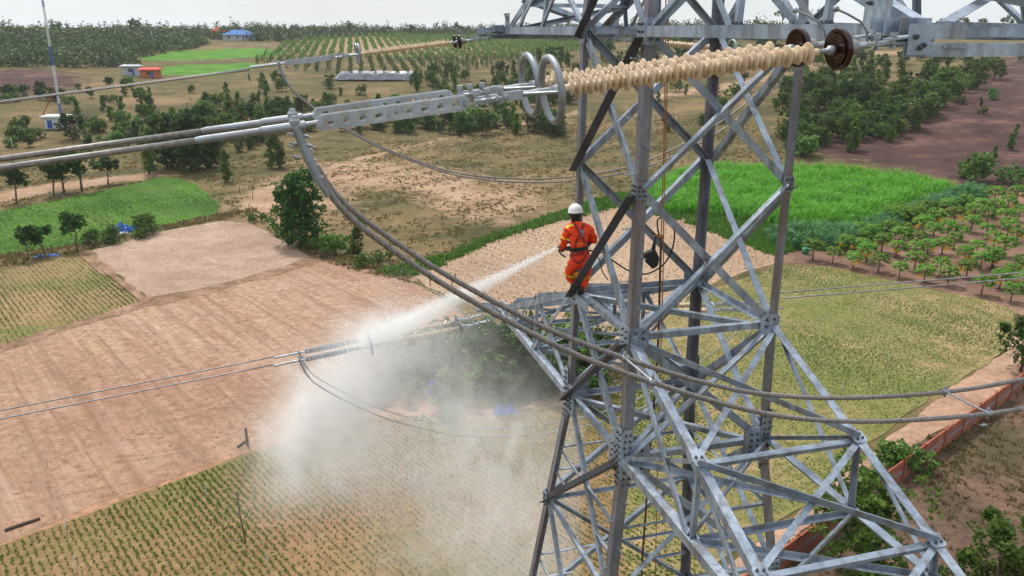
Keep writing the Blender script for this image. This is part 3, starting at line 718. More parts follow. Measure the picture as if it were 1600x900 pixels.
def basis(xdir,pos,drop=0.0):
    x=Vector(xdir).normalized(); y=Z_.cross(x)
    return Matrix(((x.x,y.x,0,pos.x),(x.y,y.y,0,pos.y),(0,0,1,pos.z-drop),(0,0,0,1)))
proto=insulator_set('two long cream insulator rods nearest the camera, hung from the upper arm at right',None)
proto.matrix_world=basis(-V_,TIP['nu'][0]-V_*.02,.0)
proto['group']='insulator strings of the tower'
def more(tip,dr,drop,label,shear=0.0):
    Bm=basis(dr,tip,drop); Bm[2][0]=shear
    c=copy_tree(proto); c.matrix_world=Bm; c['label']=label; return c
more(TIP['fu'][0],-V_,.12,'thin cream insulator string level with the far orchard, left of the tower top')
more(TIP['fl'][0],-V_,.22,'insulator string being washed inside the white mist at the lower arm')
more(TIP['fu'][1],V_,.16,'cream insulator string glimpsed between the tower legs just below the upper arm',.09)
more(TIP['fl'][1],V_,.30,'cream insulator string behind the tower legs above the pale green field',.105)
LABR=more(TIP['nu'][1],V_,.05,'cream insulator string beyond the right edge of the photo at the upper arm')
# ------------------------------------------------------------------ conductors
def helix_tube(mb,pts,r,n=8): mb.tube(pts,r,n)
def conductor(tip,dr,drop,y,label,group,slope=SLP,curv=.0004,L_=320,r=.017,mat='wire'):
    B=basis(dr,tip,drop); xs=list(np.concatenate([np.linspace(5.35,12,8),np.geomspace(14,L_,26)]))
    pts=[B@Vector((x,y,-slope*x+curv*(x-5)**2*.9)) for x in xs]
    mb=MB(); mb.tube(pts,r,8); o=mb.build('power_cable',M[mat],None,True); tag(o,label,'cable',group); return o
CT=[(4.655,-.88),(4.60,-.985),(4.53,-1.09),(4.42,-1.21),(4.15,-1.44),(3.85,-1.67),(3.4,-1.97),(2.9,-2.27),(2.26,-2.57),(1.6,-2.84),(1.0,-3.03),(.3,-3.16),(-.5,-3.24),(-1.26,-3.27)]
def jumper(tipF,dropF,sag,y,label,group,r=.021,mat='wire',strand=True):
    B=basis(-V_,tipF,dropF); half=[(a,z) for a,z in CT]
    full=half+[(-2.52-a,z) for a,z in half[-2::-1]]
    # resample with Catmull-Rom
    P=[Vector((a,y,z)) for a,z in full]; out=[]
    for i in range(len(P)-1):
        p0=P[max(i-1,0)];p1=P[i];p2=P[i+1];p3=P[min(i+2,len(P)-1)]
        for k in range(6):
            t=k/6; out.append(.5*((2*p1)+(p2-p0)*t+(2*p0-5*p1+4*p2-p3)*t*t+(3*p1-3*p2+p3-p0)*t**3))
    out.append(P[-1]); out=[B@p for p in out]
    mb=MB()
    if strand:
        # stranded cable: six outer wires twisted round a core
        seg=[];acc=0
        fine=[]
        for i in range(len(out)-1):
            n=max(1,int((out[i+1]-out[i]).length/.025))
            for k in range(n): fine.append(out[i].lerp(out[i+1],k/n))
        fine.append(out[-1])
        ndir=[]; 
        for w in range(5):
            pts=[];acc=0
            for i,p in enumerate(fine):
                t=(fine[min(i+1,len(fine)-1)]-fine[max(i-1,0)]).normalized(); s=U_; b_=t.cross(s).normalized()
                if i: acc+=(p-fine[i-1]).length
                a=acc*2*math.pi/.26+w*2*math.pi/5
                pts.append(p+(s*math.cos(a)+b_*math.sin(a))*r*.56)
            mb.tube(pts,r*.52,5)
    else: mb.tube(out,r,8)
    o=mb.build('jumper_cable',M[mat],None,True); tag(o,label,'cable',group); return B,full
g1='twin jumper cables looping under the upper arm nearest the camera'
for y,lb in ((.24,'nearer thick twisted jumper cable crossing in front of the tower, lower of the pair'),(-.24,'further thick twisted jumper cable crossing in front of the tower, upper of the pair')):
    Bj,full=jumper(TIP['nu'][0],.0,1.0,y,lb,g1)
def zat(a,full):
    f=sorted(full)
    for (a0,z0),(a1,z1) in zip(f,f[1:]):
        if a0<=a<=a1: return z0+(z1-z0)*(a-a0)/(a1-a0+1e-9)
    return f[0][1]
def spacer(B,full,a,label,group):
    z=zat(a,full); mb=MB(); p0=B@Vector((a,-.24,z)); p1=B@Vector((a-.02,.24,z)); d=(p1-p0).normalized()
    mb.tube([p0,p1],.009,8)
    for p in (p0,p1):
        mb.lathe(p-V_*.035,V_,[(0,.024),(.02,.030),(.05,.030),(.07,.024)],10); mb.hexbolt(p+Z_*.03,Z_,.014,.03); mb.hexbolt(p-Z_*.03,-Z_,.014,.03)
    tag(mb.build('cable_spacer',M['ring']),label,'spacer',group)
sg='spacers clamped between the jumper cables'
spacer(Bj,full,2.30,'light clamp spacer on the jumper pair in front of the tower leg',sg); spacer(Bj,full,-1.05,'metal spacer on the jumper pair above the brick wall at right',sg)
for y in (-.24,.24):
    conductor(TIP['nu'][0]-V_*.02,-V_,0,y,'thick grey conductor, '+('lower' if y>0 else 'upper')+' of the near pair running out at the left edge','twin conductors on the left side',r=.019)
for y in (-.24,.24):
    w='nearer' if y>0 else 'further'
    conductor(TIP['fu'][0],-V_,.12,y,w+' conductor of the far upper pair crossing the scrub at left','twin conductors on the left side',slope=.125,mat='wire')
    conductor(TIP['fl'][0],-V_,.22,y,w+' conductor of the pair above the ploughed field','twin conductors on the left side',slope=.112,mat='wire_far')
    conductor(TIP['fl'][1],V_,.30,-y,w+' pale conductor of the pair over the field behind the tower','twin conductors on the right side',slope=.012,mat='wire_far',r=.02)
    conductor(TIP['fu'][1],V_,.16,-y,w+' conductor of the upper pair hidden behind the right of the tower','twin conductors on the right side',slope=.022,mat='wire_far')
    jumper(TIP['fu'][0],.12,1.02,y,w+' jumper cable sagging behind the tower over the dry grass','far upper jumper pair',r=.019,strand=False)
    Bl,fl_=jumper(TIP['fl'][0],.22,1.02,y,w+' jumper cable sagging through the mist below the washed insulator','far lower jumper pair',r=.017,strand=False,mat='wire_far')
spacer(Bl,fl_,2.05,'pale spacer on the jumper pair inside the mist',sg)

# ------------------------------------------------------------------ plants
def leaf_quads(C,size,up=.3,rg=rng,asp=1.0,bend=0):
    """C (n,3) centres -> (n*4,3) quads with random orientation"""
    n=len(C); nrm=rg.normal(size=(n,3)); nrm[:,2]=np.abs(nrm[:,2])+up; nrm/=np.linalg.norm(nrm,axis=1)[:,None]
    t=rg.normal(size=(n,3)); t-=nrm*(t*nrm).sum(1)[:,None]; t/=np.linalg.norm(t,axis=1)[:,None]+1e-9
    b=np.cross(nrm,t); sz=(size*rg.uniform(.6,1.3,n))[:,None]
    a=t*sz*asp; c=b*sz*.55
    V=np.empty((n,4,3)); V[:,0]=C-a; V[:,1]=C-c; V[:,2]=C+a; V[:,3]=C+c
    return V.reshape(-1,3)
def crown_points(ncl,per,shape,rg,spread=.35):
    """clusters of leaves: shape(u) gives centre points"""
    P=[]
    for i in range(ncl):
        c,r=shape(rg); k=int(per*rg.uniform(.6,1.4))
        d=rg.normal(size=(k,3)); d/=np.linalg.norm(d,axis=1)[:,None]
        P.append(np.array(c)+d*(r*rg.uniform(.55,1.05,(k,1)))*np.array([1,1,.75]))
    return np.concatenate(P)
def trunk_mesh(mb,h,r,limbs,rg,lean=.04,base=0):
    p=Vector((0,0,-.1)); top=Vector((rg.uniform(-lean,lean)*h,rg.uniform(-lean,lean)*h,h))
    mid=top*.5+Vector((rg.uniform(-.05,.05)*h,rg.uniform(-.05,.05)*h,0))
    mb.tube([p,mid*.5,mid,top],r,7,rs=[r*1.25,r,r*.75,r*.3])
    for q,z0 in limbs:
        st=mid.lerp(top,max(0,(z0/h-.5)*2)) if z0>h*.5 else Vector((0,0,0)).lerp(mid,z0/h*2)
        q=Vector(q); m_=(st+q)/2+Vector((0,0,.1*h*rg.uniform(0,.6)))
        mb.tube([st,m_,q],r*.4,5,rs=[r*.5,r*.33,r*.12])
def make_tree(name,kind,h,leafm,seed,lod=1.0):
    rg=np.random.default_rng(seed); root=empty(name); 
    if kind=='bushy':
        lumps=[(np.array([rg.uniform(-.27,.27)*h,rg.uniform(-.27,.27)*h,h*rg.uniform(.20,.78)]),h*rg.uniform(.15,.25)) for _ in range(11)]
        lumps+= [(np.array([rg.uniform(-.06,.06)*h,rg.uniform(-.06,.06)*h,h*.84]),h*.13)]
        for _ in range(9):
            a_=rg.uniform(0,6.28); rr_=rg.uniform(.1,.36)*h; z_=rg.uniform(.55,.98)*h*(1-.3*rr_/h); lumps.append((np.array([math.cos(a_)*rr_,math.sin(a_)*rr_,z_]),h*rg.uniform(.05,.085)))
        def sh(g):
            c,r=lumps[g.integers(len(lumps))]; d=g.normal(size=3); d/=np.linalg.norm(d); return c+d*r*g.uniform(.55,1.0),h*g.uniform(.035,.07)
        P=crown_points(int(380*lod),16,sh,rg); ls=.026*h; lz=h*.2
    elif kind=='dense':
        lumps=[(np.array([math.cos(k*2.4)*.21*h*math.sqrt((k%5+.3)/5),math.sin(k*2.4)*.21*h*math.sqrt((k%5+.3)/5),h*(.16+.68*k/16)]),h*(.21-.11*(k/16)**2)*rg.uniform(.85,1.12)) for k in range(17)]
        def sh(g):
            c,r=lumps[g.integers(len(lumps))]; d=g.normal(size=3); d/=np.linalg.norm(d); return c+d*r*g.uniform(.6,1.0),h*g.uniform(.03,.055)
        P=crown_points(int(620*lod),15,sh,rg); ls=.023*h; lz=h*.1
    elif kind=='column':
        lumps=[(np.array([rg.uniform(-.09,.09)*h,rg.uniform(-.09,.09)*h,h*z]),h*(.19-.08*abs(z-.45)/.5)*rg.uniform(.7,1.2)) for z in np.linspace(.14,.9,8)]
        def sh(g):
            c,r=lumps[g.integers(len(lumps))]; d=g.normal(size=3); d/=np.linalg.norm(d); return c+d*r*g.uniform(.5,1.0),h*g.uniform(.03,.06)
        P=crown_points(int(210*lod),13,sh,rg); ls=.027*h; lz=h*.1
    elif kind=='tree':
        lumps=[(np.array([rg.uniform(-.25,.25)*h,rg.uniform(-.25,.25)*h,h*rg.uniform(.48,.85)]),h*rg.uniform(.12,.20)) for _ in range(9)]
        def sh(g):
            c,r=lumps[g.integers(len(lumps))]; d=g.normal(size=3); d/=np.linalg.norm(d); return c+d*r*g.uniform(.45,1.0),h*g.uniform(.03,.06)
        P=crown_points(int(250*lod),14,sh,rg); ls=.029*h; lz=h*.4
    elif kind=='shrub':
        lumps=[(np.array([rg.uniform(-.5,.5)*h,rg.uniform(-.5,.5)*h,h*rg.uniform(.25,.6)]),h*rg.uniform(.25,.38)) for _ in range(6)]
        def sh(g):
            c,r=lumps[g.integers(len(lumps))]; d=g.normal(size=3); d/=np.linalg.norm(d); return c+d*r*g.uniform(.5,1.0),h*g.uniform(.06,.1)
        P=crown_points(int(170*lod),13,sh,rg); ls=.055*h; lz=h*.05
    P[:,2]=np.maximum(P[:,2],.04*h)
    me=quads_mesh('crown',leaf_quads(P,ls,rg=rg),leafm); o=bpy.data.objects.new('crown',me); COL.objects.link(o); o.parent=root
    mb=MB(); limbs=[(tuple(P[i]*.85),max(h*.12,P[i][2]*.55)) for i in rg.integers(0,len(P),7)]
    trunk_mesh(mb,h*.8,h*.022,limbs,rg); mb.build('trunk',M['trunk'],root,True); return root
def make_papaya(seed,yellow):
    rg=np.random.default_rng(seed); root=empty('papaya_tree'); h=1.7
    mb=MB(); mb.tube([(0,0,-.1),(.02,0,h*.5),(0,.02,h)],.05,7,rs=[.07,.055,.04]); mb.build('trunk',M['trunk'],root,True)
    V=[];mi=[]
    def leaf(base,ang,el,L_,m,droop):
        d=np.array([math.cos(ang)*math.cos(el),math.sin(ang)*math.cos(el),math.sin(el)]); tip=base+d*L_
        side=np.array([-math.sin(ang),math.cos(ang),0]); out=np.array([math.cos(ang),math.sin(ang),0]); w=.008
        V.extend([base-side*w,base+side*w,tip+side*w,tip-side*w]); mi.append(m)
        for k in range(7):     # palmate blade
            a=(k-3)*.62; dd=out*math.cos(a)+side*math.sin(a); ll=.42*(1-.09*abs(k-3))*rg.uniform(.85,1.15); dn=np.array([0,0,-1])*ll*droop*(.6+.5*rg.random())
            s2=np.cross(dd,[0,0,1])*.12
            V.extend([tip,tip+dd*ll*.5+s2+dn*.25,tip+dd*ll+dn,tip+dd*ll*.5-s2+dn*.25]); mi.append(m)
    for i in range(22):
        f=i/22; leaf(np.array([0,0,h-.25*(1-f)]),i*2.4+rg.uniform(-.3,.3),-.35+1.35*f,.68*rg.uniform(.8,1.2)*(1-.35*f),0,.75)
    for i in range(yellow): leaf(np.array([0,0,h-.35]),rg.uniform(0,6.28),-.55,.5,1,1.4)
    me=quads_mesh('crown',np.array(V),[M['pap'],M['yellow']],4,mi); o=bpy.data.objects.new('crown',me); COL.objects.link(o); o.parent=root
    return root
PROTO={}
for k,(nm,kind,h,lm,lod,nv) in {'bushy':('bushy_tree','bushy',6,'leaf',1.0,3),'bushy2':('bushy_tree','bushy',6,'leaf2',1.0,3),'dense':('round_tree','dense',7,'leaf',1.0,2),'column':('slender_tree','column',5,'leaf2',1.,4),
      'tree':('broadleaf_tree','tree',6,'leaf',1.0,3),'shrub':('shrub','shrub',2,'leaf_young',.8,3),'orch':('orchard_tree','column',3,'leaf2',.35,3),'far':('skyline_tree','tree',8,'leaf',.5,3)}.items():
    PROTO[k]=[[make_tree(nm,kind,h,M[lm],100+i*7+len(k),lod),h,False] for i in range(nv)]
PROTO['pap']=[[make_papaya(50+i,[0,0,2,3][i]),2.0,False] for i in range(4)]
def put(kind,px,py,hpx=None,h=None,label=None,cat='tree',group=None,wide=1.0,var=None,world=None,name=None):
    p=world if world is not None else G(px,py)
    if h is None: h=hpx/px_m(p)/math.cos(PITCH)*1.0
    e=PROTO[kind][var if var is not None else random.randrange(len(PROTO[kind]))]
    if e[2]: o=copy_tree(e[0])
    else: o=e[0]; e[2]=True
    s=h/e[1]; o.location=p; o.rotation_euler=(0,0,random.uniform(0,6.28)); o.scale=(s*wide,s*wide,s)
    for k_ in ('label','category','group'):
        if k_ in o: del o[k_]
    if name: o.name=name
    tag(o,label,cat,group); return o
# -- individually recognisable trees
put('dense',470,384,122,label='large round dark green tree at the corner of the ploughed field',wide=1.0,var=0)
put('shrub',497,388,26,label='low round shrub right beside the large dark tree',cat='shrub'); put('shrub',525,398,40,label='dark shrub second to the right of the large tree',cat='shrub')
put('column',560,402,62,label='thin ragged tree with a bare forked top beside the jumper cables'); put('shrub',568,420,24,label='small green shrub at the foot of the ragged tree',cat='shrub')
put('shrub',596,410,24,label='bright green weedy shrub by the fence corner',cat='shrub'); put('shrub',403,347,20,label='small shrub at the top corner of the pale straw field',cat='shrub')
put('shrub',445,366,26,label='low shrub left under the large dark tree',cat='shrub')
put('tree',46,405,56,label='dark small tree, left one of the pair at the lower edge of the green field',wide=.8); put('tree',72,401,52,label='dark small tree, right one of the pair at the lower edge of the green field',wide=.9)
put('tree',120,392,64,label='upright tree with a visible trunk left of the blue tarpaulin',wide=.85); put('shrub',138,383,24,label='thin shrub behind the upright tree at the green field',cat='shrub')
put('shrub',163,380,32,label='dusty green shrub just left of the blue tarpaulin',cat='shrub'); put('shrub',228,368,38,label='dusty green shrub just right of the blue tarpaulin',cat='shrub')
put('tree',26,318,64,label='round tree nearest the left edge above the green field'); put('tree',84,307,58,label='dark tree second from left above the green field')
put('tree',100,302,66,label='dark tree touching its left neighbour above the green field'); put('tree',128,298,66,label='broad dark tree in the row above the green field',wide=1.1)
put('tree',169,288,46,label='smallest tree of the row above the green field')
put('dense',268,262,85,label='dark bushy tree, left part of the big clump above the green field'); put('dense',300,268,92,label='tallest dark tree of the big clump above the green field'); put('dense',330,262,70,label='dark bushy tree, right part of the big clump above the green field')
put('column',233,272,60,label='lone thin tree left of the big dark clump'); put('column',355,284,48,label='thin tree at the right end of the green field'); put('column',425,263,46,label='thin tree beside the cable lug, left one'); put('column',438,262,50,label='thin tree beside the cable lug, right one')
put('shrub',1522,284,52,label='wide olive shrub behind the right end of the tall grass',cat='shrub',wide=1.0); put('shrub',1580,286,34,label='dark compact shrub at the right edge above the papaya trees',cat='shrub')
put('bushy',1594,580,92,label='dark leafy tree at the right edge beside the end of the brick wall')
put('bushy2',1345,905,185,label='large soft tree behind the lower cross arm and brick wall',wide=1.0); put('shrub',1406,738,62,label='green bush leaning over the brick wall',cat='shrub')
put('bushy2',1550,945,150,label='large green bush in the bottom right corner of the yard',wide=1.1); put('shrub',1395,935,60,label='bright green bush at the bottom edge below the cross arm',cat='shrub'); put('shrub',1480,920,40,label='small green bush left of the big corner bush',cat='shrub')
put('bushy',114,219,40,label='dark round bush right in front of the white hut',cat='shrub',wide=1.2)
# undergrowth in the mist
gm='dark shrubs in the overgrown patch behind the mist'
SH=['left side','centre','right side']
for i,(x,y,h) in enumerate([(640,575,62),(665,600,60),(700,585,72),(730,612,60),(765,590,78),(800,610,72),(835,592,78),(860,622,60),(790,636,46),(700,640,40),(820,560,56),(748,560,50),(870,575,66),(915,600,60),(940,575,50),(620,620,36),(925,630,50)]):
    put('bushy' if i%3 else 'shrub',x,y,h*1.25,label=('tall' if h>58 else 'low')+(' leafy' if i%3 else ' spreading')+' shrub of the misted overgrown patch, '+('back' if y<590 else 'front')+' '+SH[0 if x<710 else 1 if x<820 else 2],cat='shrub',group=gm,wide=1.25,name='bushy_shrub')
# papaya trees
PAP=[(1269,405),(1300,410),(1331,418),(1352,408),(1370,424),(1405,433),(1427,422),(1443,440),(1468,430),(1478,445),(1511,433),(1548,418),(1551,417),(1578,438),(1592,424),(1322,395),(1347,384),(1385,372),(1375,393),(1400,400),(1404,385),(1432,388),(1450,397),(1472,396),(1488,388),(1525,398),(1552,385),(1588,378),(1500,375),(1478,372),(1440,365),(1420,352),(1412,372),(1432,345),(1460,355),(1490,350),(1515,362),(1540,350),(1551,340),(1570,355),(1592,345),(1551,320),(1588,318),(1480,335),(1505,328),(1530,335),(1450,338),(1572,332),(1360,376),(1390,352),(1404,345),(1345,398),(1565,400),(1540,372),(1575,370),(1520,345),(1458,376),(1530,420),(1560,450),(1598,455),(1532,460),(1578,470),(1620,440),(1615,400),(1640,420),(1340,372),(1428,402),(1506,410)]
for i,(x,y) in enumerate(PAP):
    vv=i%4; row='front row' if y>430 else 'third row from the front' if y<402 and y>=385 else 'second row' if y>=402 else 'middle rows' if y>=355 else 'back rows'; col_='left end' if x<1345 else 'left half' if x<1440 else 'centre' if x<1510 else 'right half' if x<1575 else 'right edge'
    put('pap',x+random.uniform(-2,2),y+2,29+random.uniform(-4,5)-(415-y)*.03,var=vv,label='papaya tree '+('with yellow hanging leaves' if vv in(2,3) else 'with an all green umbrella crown')+', '+row+', '+col_,group='papaya trees beside the tall grass',wide=1.08)
# scrub belts
def zone(poly,n,kinds,hr,label,group,mind=6,cat='tree',wide=(.85,1.35)):
    xs=[p[0] for p in poly]; ys=[p[1] for p in poly]; got=[]; t=0
    while len(got)<n and t<n*60:
        t+=1; x=random.uniform(min(xs),max(xs)); y=random.uniform(min(ys),max(ys))
        if not inpoly(x,y,poly): continue
        if 60<x<128 and 188<y<228: continue
        if any(abs(a-x)+2*abs(b-y)<mind for a,b in got): continue
        kk=random.choice(kinds); got.append((x,y)); xx0,xx1=min(xs),max(xs); f=(x-xx0)/(xx1-xx0+1e-6); yy=(y-min(ys))/(max(ys)-min(ys)+1e-6)
        adj={'bushy':'dark','bushy2':'light green','column':'narrow','shrub':'spreading'}[kk]; side='left end' if f<.2 else 'left part' if f<.4 else 'middle' if f<.6 else 'right part' if f<.8 else 'right end'
        put(kk,x,y,h=random.uniform(*hr),label=adj+' '+label+', '+('near ' if yy>.5 else 'far ')+side,cat=cat,group=group,wide=random.uniform(*wide))
zone([(200,205),(300,190),(420,172),(640,178),(780,195),(900,196),(900,214),(700,215),(620,212),(520,208),(440,222),(380,246),(300,252),(200,240)],150,['bushy','bushy2','bushy2','column','column','column','shrub'],(3.0,6.8),'tree in the scrub belt behind the near conductor','scrub belt behind the near conductor',5)
zone([(640,128),(760,108),(900,84),(910,175),(800,186),(700,165),(640,150)],85,['bushy','bushy2','column','column'],(3.4,7),'tree in the thicket left of the tower top','thicket left of the tower top',7)
zone([(0,215),(60,190),(130,205),(190,188),(230,196),(180,235),(60,228),(0,240)],16,['bushy','bushy2','shrub'],(2.6,5),'bush near the white hut','bushes around the white hut',9)
zone([(100,150),(400,124),(640,152),(640,172),(400,170),(240,190),(110,195)],34,['column','column','bushy2','shrub'],(2.4,6),'tree on the dry left grassland','scattered trees on the left grassland',14)
zone([(0,150),(120,140),(200,132),(240,140),(120,162),(0,165)],16,['bushy','shrub'],(2.4,4.5),'bush along the left purple field','bushes below the left purple field',10)
zone([(1205,170),(1260,118),(1330,108),(1440,112),(1500,108),(1560,118),(1545,140),(1490,155),(1452,200),(1400,222),(1330,238),(1300,212),(1262,246),(1215,250)],150,['bushy2','bushy2','bushy','column','column','bushy2','shrub'],(3.2,7.4),'tree in the thicket right of the tower','thicket right of the tower',8)
zone([(1180,96),(1300,84),(1600,92),(1600,112),(1440,106),(1300,104),(1200,130)],34,['bushy','bushy2','shrub'],(2.5,5.5),'tree on the slope below the right beam','scrub on the slope below the right beam',9)
zone([(1500,150),(1590,130),(1600,260),(1520,255),(1480,220)],7,['column','shrub'],(2,4),'bush alone on the purple brown field','bushes on the purple brown field',26)
zone([(985,110),(1210,98),(1200,215),(1000,215)],20,['column','shrub','bushy2'],(2.5,5.5),'tree on dry grass between the tower legs','small trees between the tower legs',18)
zone([(905,70),(1230,64),(1240,92),(1000,104),(905,100)],55,['bushy','bushy2'],(4,7),'tree in the dark band under the upper beam','dark tree band under the upper beam',6)
# orchard in rows on the slope
A0=G(470,94); cnt=0; rows=[]
dirr=(G(600,60)-G(640,120)); dirr.z=0; dirr.normalize(); per=Vector((dirr.y,-dirr.x,0))
ORP=[(395,100),(450,66),(560,55),(770,53),(905,62),(905,80),(760,106),(640,126),(560,126),(480,112)]
orw=wpoly(ORP); cand=[]
for i in range(-60,90):
    for j in range(-50,110):
        p=A0+per*(i*4.6+random.uniform(-.8,.8))+dirr*(j*4.4+random.uniform(-1.2,1.2))
        if inpoly(p.x,p.y,orw) and random.random()>.08: cand.append(p)
cand.sort(key=lambda p:p.length); CN=cand[:300]; CF=cand[300:2600]
for p in CN:
    p.z=hgt(p.x,p.y); put('orch',0,0,h=random.uniform(2.0,3.9),world=p,label='small orchard tree planted in rows on the far slope',group='orchard trees in rows on the far slope',wide=random.uniform(.9,1.35))
P=[]
def mass(P,n,r,h):
    """leaf-cluster mass of one far crown"""
    k=n; d=rng.normal(size=(k,3)); d/=np.linalg.norm(d,axis=1)[:,None]; d[:,2]=np.abs(d[:,2])
    return d*np.array([r,r,h])*rng.uniform(.55,1.0,(k,1))
Q=[]
for p in CF:
    z=hgt(p.x,p.y); Q.append(mass(p,26,rng.uniform(.8,1.3),rng.uniform(2.4,4))+np.array([p.x,p.y,z]))
def stuffmesh(name,Q,size,mat,label,cat,up=.3,asp=1.0):
    me=quads_mesh(name,leaf_quads(np.concatenate(Q),size,up=up,asp=asp),mat); o=bpy.data.objects.new(name,me); COL.objects.link(o); tag(o,label,cat,kind='stuff'); return o
if Q: stuffmesh('far_orchard',Q,.5,M['leaf2'],'rest of the orchard rows shrinking towards the horizon','orchard')
# far wood
def wood(name,poly,n,hr,label,mat,size,nl=46,rr=(2.0,4.0)):
    W=wpoly(poly); xs=[p[0] for p in W]; ys=[p[1] for p in W]; Q=[]; t=0
    while len(Q)<n and t<n*40:
        t+=1; x=random.uniform(min(xs),max(xs)); y=random.uniform(min(ys),max(ys))
        if not inpoly(x,y,W): continue
        h=random.uniform(*hr)*(1.5 if random.random()<.06 else 1)*(.8+.3*math.sin(x*.035)*math.sin(y*.05+1)); r=random.uniform(*rr); Q.append(mass(None,nl,r,h)+np.array([x,y,hgt(x,y)]))
    return stuffmesh(name,Q,size,mat,label,'woodland')
def world_at(x,D):
    d=ray(x,49); d.z=0; d.normalize(); q=d*D; return Vector((q.x,q.y,hgt(q.x,q.y)))
wood('far_wood',[(-90,52.5),(330,51.5),(560,52),(900,53),(900,60),(780,56),(560,57),(430,66),(330,62),(200,76),(-90,60)],1900,(6,10),'dark green far wood along the horizon at left',M['woodleaf'],.8)
wood('left_wood',[(-90,60),(200,70),(330,66),(300,78),(200,92),(215,104),(120,106),(-90,104)],900,(5,8.5),'mixed dark wood above the purple field at left',M['woodleaf'],.6,60)
wood('centre_wood',[(770,54),(1290,50),(1290,64),(1000,66),(820,64)],520,(8,12),'dark green wood rising behind the tower top',M['woodleaf'],.8,80,(2.5,4.5))
for i,(x,y,h,w) in enumerate([(1222,45,34,1.3),(1285,40,24,1),(1362,38,12,1),(1385,38,24,1.2),(1412,40,10,1),(1470,40,11,1.),(1492,40,18,1.5),(1505,40,12,1.2),(1532,40,11,1.3),(1566,41,16,1.2),(1580,41,10,1.2),(1592,41,12,1.3),(212,52,24,1.),(549,54,20,1.),(90,53,20,1.2),(645,54,16,1.),(718,54,18,1.)]):
    p=world_at(x,620); put('far',0,0,h=(h+(50-py_of(p))*0+max(0,(py_of(p)-y))+2)/px_m(p),world=p,label='tall lone tree standing above the far horizon line',group='lone trees on the skyline',wide=w*.9)
# ---- crops
def clumps(name,polypx,spacing,rowgap,size,height,nq,mat,label,cat,maxd=400,thin=0.0,jit=.25,dens=None,world=None,dirv=None,up=.5):
    W=world or wpoly(polypx); c=Vector((sum(p[0] for p in W)/len(W),sum(p[1] for p in W)/len(W),0)); dv=dirv or ROW; dn=Vector((-dv.y,dv.x,0))
    P=np.array(W); a=(P-[c.x,c.y])@np.array([dv.x,dv.y]); b=(P-[c.x,c.y])@np.array([dn.x,dn.y])
    ia=np.arange(a.min(),a.max(),spacing); ib=np.arange(b.min(),b.max(),rowgap); A,B=np.meshgrid(ia,ib)
    A=A+rng.uniform(-jit,jit,A.shape)*spacing; B=B+rng.uniform(-jit,jit,B.shape)*rowgap*.45
    X_=c.x+A*dv.x+B*dn.x; Y_=c.y+A*dv.y+B*dn.y; X_=X_.ravel(); Y_=Y_.ravel()
    m_=(sdist(X_,Y_,W)>.25)&(np.abs(X_)<Y_*.72+8)&(Y_>30)
    dn_=.5+.25*np.sin(X_*.31+Y_*.17)+.25*np.sin(X_*.11-Y_*.23+1.3)+.18*np.sin(X_*.9+Y_*.7)
    m_&=rng.random(X_.shape)<(1-thin*(1.15-dn_))
    X_,Y_,dn_=X_[m_],Y_[m_],dn_[m_]; n=len(X_)
    sc=(.65+.5*dn_)*rng.uniform(.7,1.25,n); Z=np.array([hgt(x,y) for x,y in zip(X_,Y_)])
    C=np.repeat(np.stack([X_,Y_,Z],1),nq,0); s_=np.repeat(sc,nq); k=len(C)
    ang=rng.uniform(0,6.283,k); rad=size*.75*s_*np.sqrt(rng.random(k))
    C[:,0]+=np.cos(ang)*rad; C[:,1]+=np.sin(ang)*rad; C[:,2]+=height*s_*rng.uniform(.25,1.0,k)+.03
    nrm=np.stack([np.cos(ang)*.8,np.sin(ang)*.8,np.full(k,1.0)],1)+rng.normal(size=(k,3))*.35; nrm/=np.linalg.norm(nrm,axis=1)[:,None]
    t=rng.normal(size=(k,3)); t-=nrm*(t*nrm).sum(1)[:,None]; t/=np.linalg.norm(t,axis=1)[:,None]; bb=np.cross(nrm,t); sz=(size*.62*s_)[:,None]
    V=np.stack([C-t*sz,C-bb*sz*.6,C+t*sz,C+bb*sz*.6],1).reshape(-1,3)
    me=quads_mesh(name,V,mat); o=bpy.data.objects.new(name,me); COL.objects.link(o); tag(o,label,cat,kind='stuff'); return o
clumps('crop_rows',FP['crop'],.21,.39,.108,.13,6,M['crop'],'green groundnut rows in the field below the mist','crop',thin=.22,jit=.35)
clumps('crop_rows',FP['thin'],.24,.40,.11,.10,5,M['crop2'],'thin olive green crop in the wide field right of the tower','crop',thin=.35,jit=.6)
clumps('crop_rows',FP['stripe'],.26,.50,.13,.11,5,M['crop2'],'olive striped crop rows left of the pale straw field','crop',thin=.3,jit=.3)
clumps('crop_rows',FP['green'],.34,.40,.17,.14,5,M['weed'],'bright green low crop beside the blue tarpaulin','crop',thin=.35,jit=.7)
clumps('seedling_rows',FP['seed'],.9,1.3,.16,.16,4,M['dead'],'withered brown seedlings dotted over the planted sandy field','crop',thin=.35)
